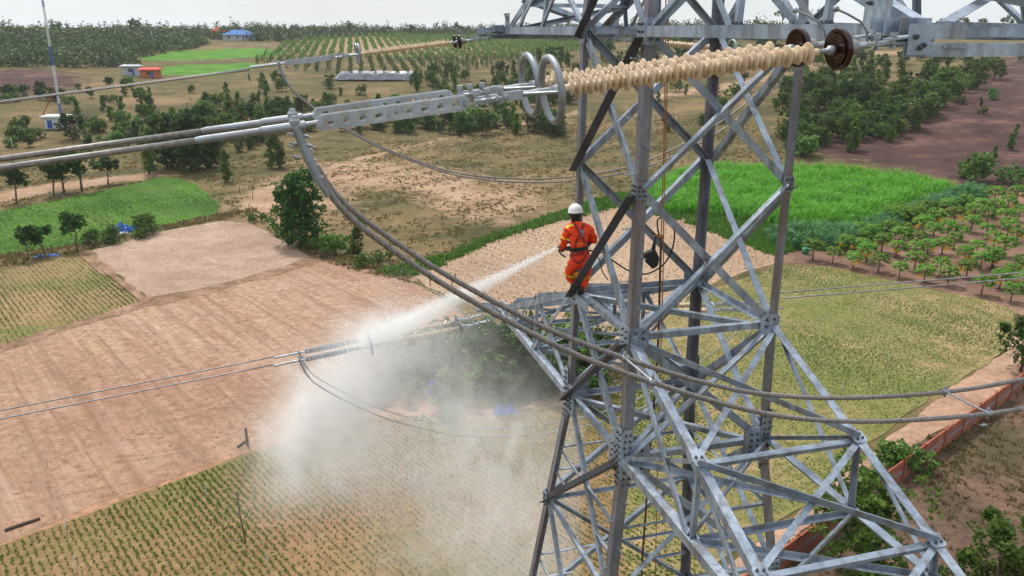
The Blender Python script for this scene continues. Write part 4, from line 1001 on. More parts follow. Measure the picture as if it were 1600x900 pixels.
# ---- dry grass tufts
def tufts(name,polys,dens,mat,label,h=(.25,.6),w=.16,cat='grass',nq=5,excl=(),clump=.5,cap=60000):
    Vs=[]
    for poly in polys:
        W=wpoly(poly); P=np.array(W); x0,y0=P.min(0); x1,y1=P.max(0); n=min(cap,int((x1-x0)*(y1-y0)*dens))
        X_=rng.uniform(x0,x1,n); Y_=rng.uniform(y0,y1,n); m_=sdist(X_,Y_,W)>0
        for e in excl: m_&=sdist(X_,Y_,wpoly(e))<.2
        g=.5+.3*np.sin(X_*.23+Y_*.11+.7)*np.cos(Y_*.19-X_*.07)+.25*np.sin(X_*.71-Y_*.53); m_&=rng.random(n)<(1-clump)+clump*g*1.4-clump*.35
        X_,Y_=X_[m_],Y_[m_]; Z=np.array([hgt(x,y) for x,y in zip(X_,Y_)]); C=np.repeat(np.stack([X_,Y_,Z],1),nq,0); k=len(C)
        hh=rng.uniform(h[0],h[1],k); a=rng.uniform(0,6.283,k); C[:,0]+=rng.normal(size=k)*w*.8; C[:,1]+=rng.normal(size=k)*w*.8
        sx=np.cos(a)*w*.5; sy=np.sin(a)*w*.5; lx=rng.normal(size=k)*hh*.4; ly=rng.normal(size=k)*hh*.4
        z0=C.copy(); 
        v0=np.stack([C[:,0]-sx,C[:,1]-sy,C[:,2]],1); v1=np.stack([C[:,0]+sx,C[:,1]+sy,C[:,2]],1)
        v2=np.stack([C[:,0]+sx*.35+lx,C[:,1]+sy*.35+ly,C[:,2]+hh],1); v3=np.stack([C[:,0]-sx*.35+lx,C[:,1]-sy*.35+ly,C[:,2]+hh],1)
        Vs.append(np.stack([v0,v1,v2,v3],1).reshape(-1,3))
    me=quads_mesh(name,np.concatenate(Vs),mat); o=bpy.data.objects.new(name,me); COL.objects.link(o); tag(o,label,cat,kind='stuff'); return o
EX=[FP['track'],FP['seed'],FP['green'],FP['plough'],FP['straw'],FP['track2']]
tufts('dry_grass',[[(-40,330),(0,250),(200,230),(400,240),(700,212),(905,182),(1060,178),(1200,200),(1260,250),(1010,300),(1010,330),(960,320),(850,348),(765,376),(690,402),(620,425),(500,392),(440,374),(380,345),(300,280),(200,292)]],1.3,M['fgrass'],'dry olive grass tufts on the open ground between the fields',h=(.08,.3),w=.24,excl=EX,clump=.9,cap=90000)
tufts('yard_grass',[FP['yard']],6.0,M['fgrass'],'short dry grass in the yard behind the brick wall',h=(.08,.3),w=.14,clump=.8)
tufts('green_weeds',[[(688,404),(760,374),(860,338),(960,305),(1010,305),(960,326),(850,352),(765,380),(700,410)],[(590,428),(690,402),(700,412),(640,434)],[(1000,322),(1060,312),(1200,340),(1270,385),(1210,400),(1060,345),(960,322)]],9,M['weed'],'strip of green weeds along the fence of the planted field',h=(.25,.8),w=.3,clump=.6)
tufts('green_weeds',[[(0,398),(140,380),(250,355),(345,334),(400,325),(400,336),(345,345),(235,364),(130,392),(0,420)],[(470,392),(560,408),(640,430),(640,442),(560,424),(480,402)]],4,M['fgrass'],'mixed weeds on the bank between the green field and the pale fields',h=(.15,.5),w=.25,clump=.7)
# tall fodder grass
def blades(name,poly,dens,h,mat,label,lean=.45,edge=None):
    W=wpoly(poly); P=np.array(W); x0,y0=P.min(0); x1,y1=P.max(0); n=int((x1-x0)*(y1-y0)*dens)
    X_=rng.uniform(x0,x1,n); Y_=rng.uniform(y0,y1,n); sd_=sdist(X_,Y_,W); m_=sd_>0; X_,Y_,sd_=X_[m_],Y_[m_],sd_[m_]; nb=15
    Z=np.array([hgt(x,y) for x,y in zip(X_,Y_)]); C=np.repeat(np.stack([X_,Y_,Z],1),nb,0); k=len(C); cl=np.repeat(rng.uniform(.75,1.2,len(X_))*(.55+.45*np.clip(sd_/1.5,0,1)),nb)*(.9+.12*np.sin(C[:,0]*.35)*np.sin(C[:,1]*.5+1))
    a=rng.uniform(0,6.283,k); hh=h*cl*rng.uniform(.6,1.05,k); ln=lean*hh*rng.uniform(.3,1.3,k); C[:,:2]+=rng.normal(size=(k,2))*.18
    dx,dy=np.cos(a),np.sin(a); w=.035
    def pt(t,z,s): return np.stack([C[:,0]+dx*ln*t-dy*w*s,C[:,1]+dy*ln*t+dx*w*s,C[:,2]+hh*z],1)
    q1=np.stack([pt(.0,.25,-1),pt(.0,.25,1),pt(.25,.78,1.2),pt(.25,.78,-1.2)],1); q2=np.stack([pt(.25,.78,-1.2),pt(.25,.78,1.2),pt(.8,.93,.5),pt(.8,.93,-.5)],1)
    q3=np.stack([pt(0,0,-.5),pt(0,0,.5),pt(0,.4,.5),pt(0,.4,-.5)],1)
    me=quads_mesh(name,np.concatenate([q1,q2,q3]).reshape(-1,3),mat); o=bpy.data.objects.new(name,me); COL.objects.link(o); tag(o,label,'grass',kind='stuff')
blades('tall_grass',[(1005,325),(1020,290),(1070,276),(1130,268),(1290,272),(1400,284),(1500,300),(1440,322),(1400,335),(1330,362),(1250,360),(1190,352),(1120,340),(1050,338)],2.4,3.0,M['napier'],'bright green tall fodder grass patch behind the tower')
blades('tall_grass',[(1195,368),(1260,366),(1330,362),(1400,337),(1440,324),(1500,300),(1545,302),(1535,318),(1470,338),(1420,356),(1340,392),(1240,392),(1205,385)],3.2,2.6,M['napier2'],'bluish dark green strip of tall grass edging the papaya trees',lean=.6)
# ------------------------------------------------------------------ fences, wall, small things
def fence(pts,label,hpost=1.3,r=.07):
    P=[G(*p) for p in pts]; root=tag(empty('fence',P[0]),label,'fence'); inv=-P[0]
    for i,p in enumerate(P):
        mb=MB(); h=hpost*random.uniform(.8,1.15); q=p+Vector((random.uniform(-.08,.08),random.uniform(-.08,.08),h)); mb.tube([p-Z_*.1+inv,(p+q)/2+inv,q+inv],r,6,rs=[r,r*.95,r*.85]); mb.build('post',M['wood'],root)
    for k in (.45,.85):
        mb=MB(); pp=[p+Z_*hpost*k+inv for p in P]; mb.tube(pp,.008,4); mb.build('wire',M['wire'],root)
fence([(590,415),(611,422),(627,430),(631,434),(672,446),(707,458),(712,440)],'leaning timber fence posts at the right corner of the ploughed field')
fence([(707,400),(732,394),(757,386),(780,379),(805,370),(823,364),(849,355),(870,349),(890,344),(942,333)],'row of timber fence posts along the green weeds of the planted field')
fence([(22,414),(83,399),(140,389),(187,379),(240,370),(288,355),(341,343),(390,330)],'row of dark fence posts below the green field at left')
fence([(387,696),(471,662),(560,640)],'thick dark posts on the border between ploughed soil and groundnut rows',1.5,.11)
fence([(335,285),(352,292),(375,303),(395,312)],'pale crooked fence poles at the right end of the green field',1.2,.06)
def log(a,b,r,label):
    p,q=G(*a),G(*b); mb=MB(); mb.tube([p+Z_*r,(p+q)/2+Z_*r*1.1,q+Z_*r],r,8,rs=[r,r*1.05,r*.85]); tag(mb.build('log',M['wood'],None,True),label,'log')
log((8,831),(63,812),.10,'dark timber log lying at the edge of the ploughed field'); log((372,700),(388,688),.09,'short broken stick leaning at the thick post')
mb=MB(); p=G(384,848); mb.tube([p,p+Vector((-.15,0,1.8)),p+Vector((-.25,.1,3.3))],.045,6); tag(mb.build('pole',M['wood'],None,True),'thin dark bare pole standing in the groundnut rows','pole')
M['pvc']=simple('pale_plastic_pipe',(.42,.47,.52),.5,0,.1,3)
for i,(x,y) in enumerate([(420,897),(626,805),(121,897),(106,838),(324,780),(74,724),(1280,510),(1386,568),(1315,618),(1429,608),(575,560),(300,320),(282,298),(173,326),(100,314),(605,690)]):
    p=G(x,y); mb=MB(); mb.tube([p,p+Z_*1.1],.022,6); mb.tube([p+Vector((-.05,0,1.1)),p+Vector((.05,0,1.14))],.03,6); tag(mb.build('sprinkler_riser',M['pvc'],None,True),'thin pale sprinkler pipe standing upright in a field','sprinkler','sprinkler pipes in the fields')
# brick wall
def brickmat():
    m_,nt,b,o=mat_base('orange_brick'); t=nt.nodes.new('ShaderNodeTexCoord'); br=nt.nodes.new('ShaderNodeTexBrick')
    br.inputs['Color1'].default_value=(.38,.095,.045,1); br.inputs['Color2'].default_value=(.27,.065,.035,1); br.inputs['Mortar'].default_value=(.30,.16,.11,1)
    br.inputs['Scale'].default_value=1; br.inputs['Brick Width'].default_value=.2; br.inputs['Row Height'].default_value=.07; br.inputs['Mortar Size'].default_value=.008
    mp=nt.nodes.new('ShaderNodeMapping'); mp.inputs['Rotation'].default_value=(math.radians(90),0,0); nt.links.new(t.outputs['Object'],mp.inputs[0]); nt.links.new(mp.outputs[0],br.inputs['Vector'])
    col=mixc(nt,1.0,br.outputs[0],ramp(nt,noise(nt,.8,7,.7),[(.3,.45),(.7,1.2)]),'MULTIPLY'); nt.links.new(col,b.inputs['Base Color']); b.inputs['Roughness'].default_value=.9; return m_
M['brick']=brickmat(); M['conc']=simple('grey_concrete',(.24,.22,.25),.9,0,.2,3)
w0,w1=G(1640,574),G(1110,975); d=(w1-w0); d.z=0; Lw=d.length; d.normalize(); n_=Vector((-d.y,d.x,0))
wall=tag(empty('brick_wall',w0,math.atan2(d.y,d.x)),'long orange brick wall with a grey concrete band at lower right','wall')
def wm(x0,x1,z0,z1,th,mat,name):
    mb=MB(); mb.bx(x0,x1,-th/2,th/2,z0,z1); return mb.build(name,mat,wall)
wm(0,Lw,-.2,.62,.11,M['brick'],'lower_brickwork'); wm(0,Lw,.62,.84,.14,M['conc'],'concrete_band'); wm(0,Lw,.84,1.5,.11,M['brick'],'upper_brickwork')
for i in range(int(Lw/3.2)+1): wm(i*3.2-.12,i*3.2+.12,-.2,1.56,.26,M['brick'],'brick_pier')
# branches pile
mb=MB()
for i in range(26):
    p=G(1548+random.uniform(-24,24),812+random.uniform(-10,10)); a=random.uniform(0,6.28); l=random.uniform(.4,1.1); mb.tube([p+Z_*.08,p+Vector((math.cos(a)*l*.5,math.sin(a)*l*.5,.22)),p+Vector((math.cos(a)*l,math.sin(a)*l,random.uniform(.05,.4)))],.02,5,rs=[.03,.022,.01])
tag(mb.build('branch_pile',M['pvc'] if False else M['trunk'],None,True),'heap of cut dry branches lying on the yard grass','branches',kind=None)
# tarpaulins
M['blue']=simple('blue_tarpaulin',(.02,.14,.55),.45,0,.2,2); M['cloth']=simple('grey_white_cloth',(.45,.45,.48),.7,0,.1,4)
def crumple(name,p,w,l,h,mat,label,cat,rz=0,seed=1,n=14):
    rg=random.Random(seed); V=[];F_=[]
    for j in range(n+1):
        for i in range(n+1):
            u,v=i/n*2-1,j/n*2-1; e=max(0,1-max(abs(u),abs(v))**3); z=h*e*(.55+.3*math.sin(u*5+seed)*math.cos(v*4)+rg.uniform(-.12,.12))+.03
            V.append((u*w/2+rg.uniform(-.05,.05)*w,v*l/2+rg.uniform(-.05,.05)*l,z))
    F_=[(j*(n+1)+i,j*(n+1)+i+1,(j+1)*(n+1)+i+1,(j+1)*(n+1)+i) for j in range(n) for i in range(n)]
    me=bpy.data.meshes.new(name); me.from_pydata(V,[],F_); me.materials.append(mat); o=bpy.data.objects.new(name,me); COL.objects.link(o); o.location=p; o.rotation_euler=(0,0,rz)
    sm=o.modifiers.new('thickness','SOLIDIFY'); sm.thickness=.015; tag(o,label,cat); return o
crumple('tarpaulin',G(189,362),3.3,1.6,1.5,M['blue'],'crumpled blue tarpaulin heap beside the green field','tarpaulin',.3,1); crumple('tarpaulin',G(214,358),1.7,1.1,.9,M['blue'],'smaller blue tarpaulin piece under the shrub','tarpaulin',.1,2)
crumple('plastic_sheet',G(187,367),3.0,.9,.6,M['cloth'],'pale sheet lying under the blue tarpaulin heap','sheet',.3,3); crumple('tarpaulin',G(72,401),3.0,.7,.4,M['blue'],'flat blue tarpaulin strip between the small dark trees','tarpaulin',.4,4)
crumple('plastic_sheet',G(788,645),1.8,1.0,1.1,M['blue'],'bright blue plastic sheet caught at the foot of the overgrown patch','sheet',.4,5,8); crumple('plastic_sheet',G(738,600),1.1,1.6,1.8,M['blue'],'narrow blue plastic strip in the misted bushes, centre','sheet',.4,6,8)
crumple('plastic_sheet',G(678,612),1.2,1.1,1.5,M['blue'],'blue plastic scrap in the misted bushes, left','sheet',.4,7,8); crumple('plastic_sheet',G(433,368),.6,.8,.3,M['cloth'],'white scrap of sheet at the foot of the large dark tree','sheet',.4,8,8)
crumple('plastic_sheet',G(462,384),.9,.5,.25,M['cloth'],'white scrap on the soil right of the large dark tree','sheet',.4,9,8)
crumple('plastic_sheet',G(1537,664),.6,.3,.12,M['cloth'],'small white scrap on the yard grass at right','sheet',.4,10,6)
mb=MB(); mb.lathe((0,0,0),Z_,[(0,.38),(.75,.48),(.78,.50),(.8,.46)],16); M['teal']=simple('green_plastic',(.02,.33,.20),.4,0,.1,3)
o=mb.build('bucket',M['teal'],None,True); o.location=G(1258,397); tag(o,'bright green plastic tub at the left end of the papaya trees','tub')
# pond liner
M['liner']=simple('grey_plastic_liner',(.23,.235,.29),.45,0,.3,.5,bumps=.4)
c=G(592,122); e=G(530,122); W_=(e-c).length
V=[];F_=[]; n=48
for ri,(rr,zz) in enumerate(((.55,-.6),(.72,.9),(.92,2.3),(.96,2.35),(1.0,1.9),(1.12,-.1))):
    for k in range(n):
        a=2*math.pi*k/n; sq=1/max(abs(math.cos(a)),abs(math.sin(a)))**.6; V.append((W_*rr*math.cos(a)*sq*.98,W_*.62*rr*math.sin(a)*sq,zz+.12*math.sin(a*9)+.05*math.sin(a*23)))
for ri in range(5):
    for k in range(n): F_.append((ri*n+k,ri*n+(k+1)%n,(ri+1)*n+(k+1)%n,(ri+1)*n+k))
V.append((0,0,-.5)); F_+=[(k,(k+1)%n,len(V)-1) for k in range(n)]
me=bpy.data.meshes.new('pond_liner'); me.from_pydata(V,[],F_); me.materials.append(M['liner']); o=bpy.data.objects.new('pond_liner',me); COL.objects.link(o); o.location=c; tag(o,'grey plastic lined pond bank between the scrub and the orchard','pond liner')
# hut and mast
M['white']=simple('white_paint',(.62,.68,.68),.6,0,.08,1); M['bluepaint']=simple('blue_paint',(.03,.10,.42),.5,0,.1,2); M['redroof']=simple('red_roof_sheet',(.52,.06,.03),.85,0,.15,.6)
M['blueroof']=simple('blue_roof_sheet',(.04,.15,.42),.85,0,.15,.5); M['palewall']=simple('pale_wall',(.42,.47,.50),.8,0,.15,.4); M['orangewall']=simple('orange_wall',(.50,.14,.05),.8,0,.2,.6); M['glass']=simple('dark_window',(.03,.04,.06),.2,0,.1,1)
p=G(92,200); k_=1/px_m(p)
hut=tag(empty('equipment_hut',p,.12),'small white equipment hut with a blue door below the mast','hut')
mb=MB(); mb.bx(-15*k_,16*k_,-2,2,0,17*k_); mb.build('wall',M['white'],hut); mb=MB(); mb.bx(-20*k_,20*k_,-2.5,2.5,17*k_,19.5*k_); mb.build('roof',M['white'],hut)
mb=MB(); mb.bx(-11*k_,-4*k_,-2.06,-2.0,1*k_,13*k_); mb.build('door',M['bluepaint'],hut)
pm=G(97,190); mast=tag(empty('mast',pm),'tall thin blue and white mast rising above the horizon at left','mast')
H=62; nb=13
for i in range(nb):
    mb=MB(); z0,z1=i*H/nb,(i+1)*H/nb; r=.33-.012*i
    for a in range(3): 
        dx,dy=r*math.cos(a*2.094),r*math.sin(a*2.094); mb.tube([(dx,dy,z0),(dx,dy,z1)],.06,5)
    nz_=6
    for j in range(nz_):
        for a in range(3):
            za,zb=z0+(z1-z0)*j/nz_,z0+(z1-z0)*(j+1)/nz_; mb.tube([(r*math.cos(a*2.094),r*math.sin(a*2.094),za),(r*math.cos((a+1)*2.094),r*math.sin((a+1)*2.094),zb)],.035,4)
    mb.tube([(0,0,z0),(0,0,z1)],r*.35,6)
    mb.build('mast_section',M['bluepaint'] if i%3==0 else M['white'],mast)
mb=MB(); mb.tube([(-7.5,3,0),(0,0,9)],.12,5); mb.build('guy_wire',M['redroof'],mast)
def house(px,py,w,d,h,rh,wallm,roofm,label,rz=0,hip=True,wins=3):
    p=G(px,py); r_=tag(empty('house',p,rz),label,'house'); mb=MB(); mb.bx(-w/2,w/2,-d/2,d/2,-1,h); mb.build('wall',wallm,r_)
    e=.8; mb=MB(); i_=d*.5 if hip else 0
    vs=[(-w/2-e,-d/2-e,h),(w/2+e,-d/2-e,h),(w/2+e,d/2+e,h),(-w/2-e,d/2+e,h),(-w/2+i_,0,h+rh),(w/2-i_,0,h+rh),(-w/2-e,-d/2-e,h-.15),(w/2+e,-d/2-e,h-.15),(w/2+e,d/2+e,h-.15),(-w/2-e,d/2+e,h-.15)]
    mb.add(vs,[(0,1,5,4),(1,2,5),(2,3,4,5),(3,0,4),(6,7,1,0),(7,8,2,1),(8,9,3,2),(9,6,0,3),(9,8,7,6)]); mb.build('roof',roofm,r_)
    for i in range(wins):
        x=(i-(wins-1)/2)*w/(wins+.3); mb=MB(); mb.bx(x-.6,x+.6,-d/2-.05,-d/2,h*.35,h*.75); mb.build('window',M['glass'],r_)
    mb=MB(); mb.bx(w*.18-.5,w*.18+.5,-d/2-.06,-d/2-.01,0,h*.7); mb.build('door',M['bluepaint'],r_); return r_
house(375,63,18,11,3.4,3.0,M['palewall'],M['blueroof'],'long low house with a blue roof in front of the far wood',.1)
house(342,60,8,6,4.6,2.4,M['orangewall'],M['redroof'],'small house with a red roof beside the blue roofed house',.4,wins=2)
house(236,121,6.5,4.5,3.0,.8,M['orangewall'],M['redroof'],'low orange shed beside the far green field',.1,False,1)
house(207,117,6,4.5,3.4,.5,M['palewall'],M['palewall'],'grey tin roofed shed left of the orange shed',.1,False,1)
for (x,y,h,lb) in ((22,235,2.8,'white leaning pole at the left edge beside the near conductor'),(240,73,9,'thin pale power pole in the far wood at left'),(332,66,8,'thin pale power pole in front of the red roofed house')):
    p=G(x,y); mb=MB(); mb.tube([p,p+Vector((-.3,0,h))],.1 if h>5 else .07,6); tag(mb.build('pole',M['pvc'],None,True),lb,'pole')
# broad leaves growing beside the tower (banana-like)
def big_leaf(px,py,label,n=14,h=2.6):
    p=G(px,py); root=tag(empty('banana_plant',p),label,'plant'); mb=MB(); mb.tube([(0,0,0),(0,0,h*.5)],.12,7); mb.build('stem',M['leaf_young'],root,True)
    for i in range(n):
        a=i*2.4; V=[];F_=[]; K=7; L_=h*random.uniform(.6,.9)
        for k in range(K+1):
            t=k/K; r_=L_*t; z=h*.5+L_*(.9*t-1.05*t*t); w=.28*math.sin(math.pi*min(1,t*.93+.06)); sx,sy=-math.sin(a)*w,math.cos(a)*w
            V+= [(math.cos(a)*r_+sx,math.sin(a)*r_+sy,z-.06),(math.cos(a)*r_,math.sin(a)*r_,z),(math.cos(a)*r_-sx,math.sin(a)*r_-sy,z-.06)]
        for k in range(K): b=k*3; F_+=[(b,b+1,b+4,b+3),(b+1,b+2,b+5,b+4)]
        m_=MB(); m_.add(V,F_); m_.build('leaf',M['leaf_young'],root,True)
big_leaf(905,585,'broad leaved green plant just behind the left tower leg'); big_leaf(870,560,'broad leaved green plant at the edge of the mist'); 

# ------------------------------------------------------------------ worker
M['skin']=simple('brown_skin',(.22,.11,.07),.6,0,.1,20); M['coverall']=simple('orange_coverall_cloth',(.98,.065,.006),.75,0,.12,9,bumps=.3); M['yellowband']=simple('yellow_reflective_tape',(.85,.62,.03),.5,0,.05,20)
M['whiteh']=simple('white_helmet_plastic',(.78,.78,.78),.25,0,.02,5); M['redstrap']=simple('dark_red_webbing',(.30,.018,.015),.7,0,.15,30); M['badge']=simple('white_badge',(.62,.62,.70),.6,0,.3,60)
M['glove']=simple('brown_glove',(.12,.06,.04),.8,0,.2,20)
def skin_obj(name,nodes,edges,mat,parent,root='pelvis',sub=2):
    keys=list(nodes); me=bpy.data.meshes.new(name); me.from_pydata([nodes[k][0] for k in keys],[(keys.index(a),keys.index(b)) for a,b in edges],[])
    o=bpy.data.objects.new(name,me); COL.objects.link(o)
    md=o.modifiers.new('skin','SKIN'); md.use_smooth_shade=True
    if not me.skin_vertices:
        bm=bmesh.new(); bm.from_mesh(me); bm.verts.layers.skin.verify(); bm.to_mesh(me); bm.free()
    for i,k in enumerate(keys):
        r=nodes[k][1]; sv=me.skin_vertices[0].data[i]; sv.radius=(r,r) if not isinstance(r,tuple) else r; sv.use_root=(k==root)
    sb=o.modifiers.new('sub','SUBSURF'); sb.levels=sub; sb.render_levels=sub
    dg=bpy.context.evaluated_depsgraph_get(); dg.update(); ev=o.evaluated_get(dg); m2=bpy.data.meshes.new_from_object(ev)
    m2.name=name; m2.materials.clear(); m2.materials.append(mat); bpy.data.objects.remove(o)
    m2.polygons.foreach_set('use_smooth',[True]*len(m2.polygons))
    o=bpy.data.objects.new(name,m2); COL.objects.link(o)
    if parent: o.parent=parent
    return o
YP=13.52
J={}
def jn(k,px,py,dy): J[k]=atY(px,py,YP+dy)
jn('pelvis',907,405,-.06); jn('belly',905,389,-.02); jn('chest',903,371,.0); jn('upchest',902,357,.03); jn('neck',900,347,.06); jn('skull',899,335,.10); jn('crown',898.5,326,.10)
jn('shL',887,358,-.02); jn('shR',920,358,.10); jn('elL',881,379,.02); jn('wrL',879,389,.26); jn('elR',930,378,.24); jn('wrR',912,372,.34)
jn('hipL',897,411,-.06); jn('hipR',916,411,.0); jn('knL',888,428,.06); jn('knR',915,432,.10); jn('anL',903,450,.12); jn('anR',908,455,.02)
jn('toL',899,457,.30); jn('toR',906,460,.16)
fwd=Vector((-.45,.89,0)).normalized(); rgt=Vector((.89,.45,0)).normalized()
person=tag(empty('person',Vector((J['anL'].x,J['anL'].y,J['anR'].z-.08))),'worker in orange coverall and white helmet standing on the tower, spraying water','person')
PINV=Matrix.Translation(-person.location)
def pc(o): o.parent=person; o.matrix_parent_inverse=PINV; return o
bn={k:(tuple(J[k]),r*.86) for k,r in dict(pelvis=.135,belly=.12,chest=.13,upchest=.13,neck=.058,skull=.10,crown=.085,shL=.07,shR=.07,elL=.048,wrL=.034,elR=.048,wrR=.034,hipL=.095,hipR=.095,knL=.065,knR=.065,anL=.045,anR=.045,toL=.04,toR=.04).items()}
be=[('pelvis','belly'),('belly','chest'),('chest','upchest'),('upchest','neck'),('neck','skull'),('skull','crown'),('upchest','shL'),('upchest','shR'),('shL','elL'),('elL','wrL'),('shR','elR'),('elR','wrR'),('pelvis','hipL'),('pelvis','hipR'),('hipL','knL'),('hipR','knR'),('knL','anL'),('knR','anR'),('anL','toL'),('anR','toR')]
bn['nose']=(tuple(J['skull']+fwd*.115-Z_*.01),.014); be.append(('skull','nose'))
bn['chin']=(tuple(J['skull']+fwd*.07-Z_*.085),.035); be.append(('skull','chin'))
for sd_,sg_ in (('L',-1),('R',1)):
    bn['ear'+sd_]=(tuple(J['skull']+rgt*(.088*sg_)),.018); be.append(('skull','ear'+sd_))
    w=J['wr'+sd_]; hd=(w-J['el'+sd_]).normalized(); hd=(hd+fwd*.4).normalized(); sdv=hd.cross(Z_).normalized()
    bn['palm'+sd_]=(tuple(w+hd*.07),.034); be.append(('wr'+sd_,'palm'+sd_))
    for i in range(4):
        b0=w+hd*.10+sdv*(.026*(i-1.5)); b1=b0+hd*.035-Z_*.004; b2=b1+hd*.012-Z_*(.03-.003*i)
        bn[f'f{sd_}{i}a']=(tuple(b0+hd*.01),.0095); bn[f'f{sd_}{i}b']=(tuple(b1),.009); bn[f'f{sd_}{i}c']=(tuple(b2),.0075)
        be+= [('palm'+sd_,f'f{sd_}{i}a'),(f'f{sd_}{i}a',f'f{sd_}{i}b'),(f'f{sd_}{i}b',f'f{sd_}{i}c')]
    t0=w+hd*.05-sdv*(.04*sg_); bn['t'+sd_]=(tuple(t0),.011); bn['u'+sd_]=(tuple(t0+hd*.035-Z_*.02),.009); be+= [('palm'+sd_,'t'+sd_),('t'+sd_,'u'+sd_)]
body=pc(skin_obj('body',bn,be,M['skin'],None))
cn={k:(tuple(J[k]),r) for k,r in dict(pelvis=(.165,.14),belly=(.15,.125),chest=(.175,.135),upchest=(.165,.125),shL=.085,shR=.085,elL=.066,wrL=.05,elR=.066,wrR=.05,hipL=.115,hipR=.115,knL=.088,knR=.088,anL=.072,anR=.072).items()}
cn['collar']=(tuple(J['neck']),.075)
ce=[('pelvis','belly'),('belly','chest'),('chest','upchest'),('upchest','collar'),('upchest','shL'),('upchest','shR'),('shL','elL'),('elL','wrL'),('shR','elR'),('elR','wrR'),('pelvis','hipL'),('pelvis','hipR'),('hipL','knL'),('hipR','knR'),('knL','anL'),('knR','anR')]
cov=skin_obj('coverall',cn,ce,M['coverall'],None)
# cloth folds
for v in cov.data.vertices:
    c=v.co; d=.010*math.sin(c.z*55+c.x*30)+.007*math.sin(c.x*70-c.z*31+c.y*40)+.006*math.sin(c.z*120+c.y*60); v.co=c+v.normal*d
bmc=bmesh.new(); bmc.from_mesh(cov.data); BV=BVHTree.FromBMesh(bmc); bmc.free(); pc(cov)
def strap_on(pts,wpx,mat,name,off=.007,parent=None):
    P=[]; 
    for (a,b) in zip(pts,pts[1:]):
        n=max(2,int(math.hypot(a[0]-b[0],a[1]-b[1])/1.2))
        for k in range(n): t=k/n; P.append((a[0]+(b[0]-a[0])*t,a[1]+(b[1]-a[1])*t))
    P.append(pts[-1]); L_=[];R_=[]
    for i,(x,y) in enumerate(P):
        x0,y0=P[max(0,i-1)];x1,y1=P[min(len(P)-1,i+1)]; dx,dy=x1-x0,y1-y0; l=math.hypot(dx,dy)+1e-6; nx,ny=-dy/l*wpx/2,dx/l*wpx/2
        h=[]
        for s in(-1,1):
            d=ray(x+nx*s,y+ny*s).normalized(); loc_,nn,_,_=BV.ray_cast(CAM,d,40)
            h.append(loc_-d*off if loc_ else None)
        if None in h: continue
        L_.append(h[0]);R_.append(h[1])
    if len(L_)<2: return
    mb=MB(); vs=[]
    for a,b in zip(L_,R_): vs+= [a,b]
    mb.add(vs,[(2*i,2*i+1,2*i+3,2*i+2) for i in range(len(L_)-1)]); o=mb.build(name,mat)
    sm=o.modifiers.new('thickness','SOLIDIFY'); sm.thickness=.006; pc(o)
    if parent: o.parent=parent; o.matrix_parent_inverse=Matrix.Identity(4) if False else PINV
    return o
def ring_on(k0,k1,t,w,mat,name,off=.006):
    c=J[k0].lerp(J[k1],t); ax=(J[k1]-J[k0]).normalized(); a=ax.cross(Vector((1,0,0))).normalized(); b=ax.cross(a); vs=[]; K=28
    for i in range(K):
        d=a*math.cos(2*math.pi*i/K)+b*math.sin(2*math.pi*i/K)
        for s in(-1,1):
            o_=c+ax*(w/2*s); loc_,nn,_,dist=BV.ray_cast(o_+d*.35,-d,.35)
            vs.append((loc_+d*off) if loc_ else o_+d*.1)
    mb=MB(); mb.add(vs,[(2*i,2*i+1,(2*i+3)%(2*K),(2*i+2)%(2*K)) for i in range(K)]); o=mb.build(name,mat); sm=o.modifiers.new('thickness','SOLIDIFY'); sm.thickness=.005; sm.offset=1; return pc(o)
ring_on('hipL','knL',.92,.035,M['yellowband'],'reflective_band'); ring_on('hipR','knR',.92,.035,M['yellowband'],'reflective_band')
ring_on('belly','chest',.05,.075,M['black'],'work_belt',.012); ring_on('pelvis','belly',.55,.05,M['redstrap'],'harness_belt',.012)
ring_on('shL','elL',.62,.022,M['yellowband'],'reflective_band')
strap_on([(883,356),(891,352),(899,350.5)],3.2,M['yellowband'],'reflective_band'); strap_on([(909,349.5),(916,349),(924,350)],3.2,M['yellowband'],'reflective_band')
strap_on([(894,344),(899,352),(906,362),(911,372),(916,384)],4.2,M['redstrap'],'harness_strap',.011); strap_on([(913,346),(911,354),(908,363),(903,373),(897,387)],4.2,M['redstrap'],'harness_strap',.015)
strap_on([(893,398),(897,406),(903,411),(910,408),(917,399)],3,M['redstrap'],'harness_strap',.012)
strap_on([(898,345),(900,345)],5,M['badge'],'back_badge',.019)
g=MB(); c_=atY(909.5,364,YP-.19); 
g.tube([c_+Vector((.028*math.cos(a),-.01,.03*math.sin(a)-.02)) for a in np.linspace(0,2*math.pi,13)],.006,6,caps=False); g.box(c_+Z_*.03,Vector((.035,0,0)),Vector((0,.01,0)),Z_*.015); pc(g.build('d_ring',M['alu']))
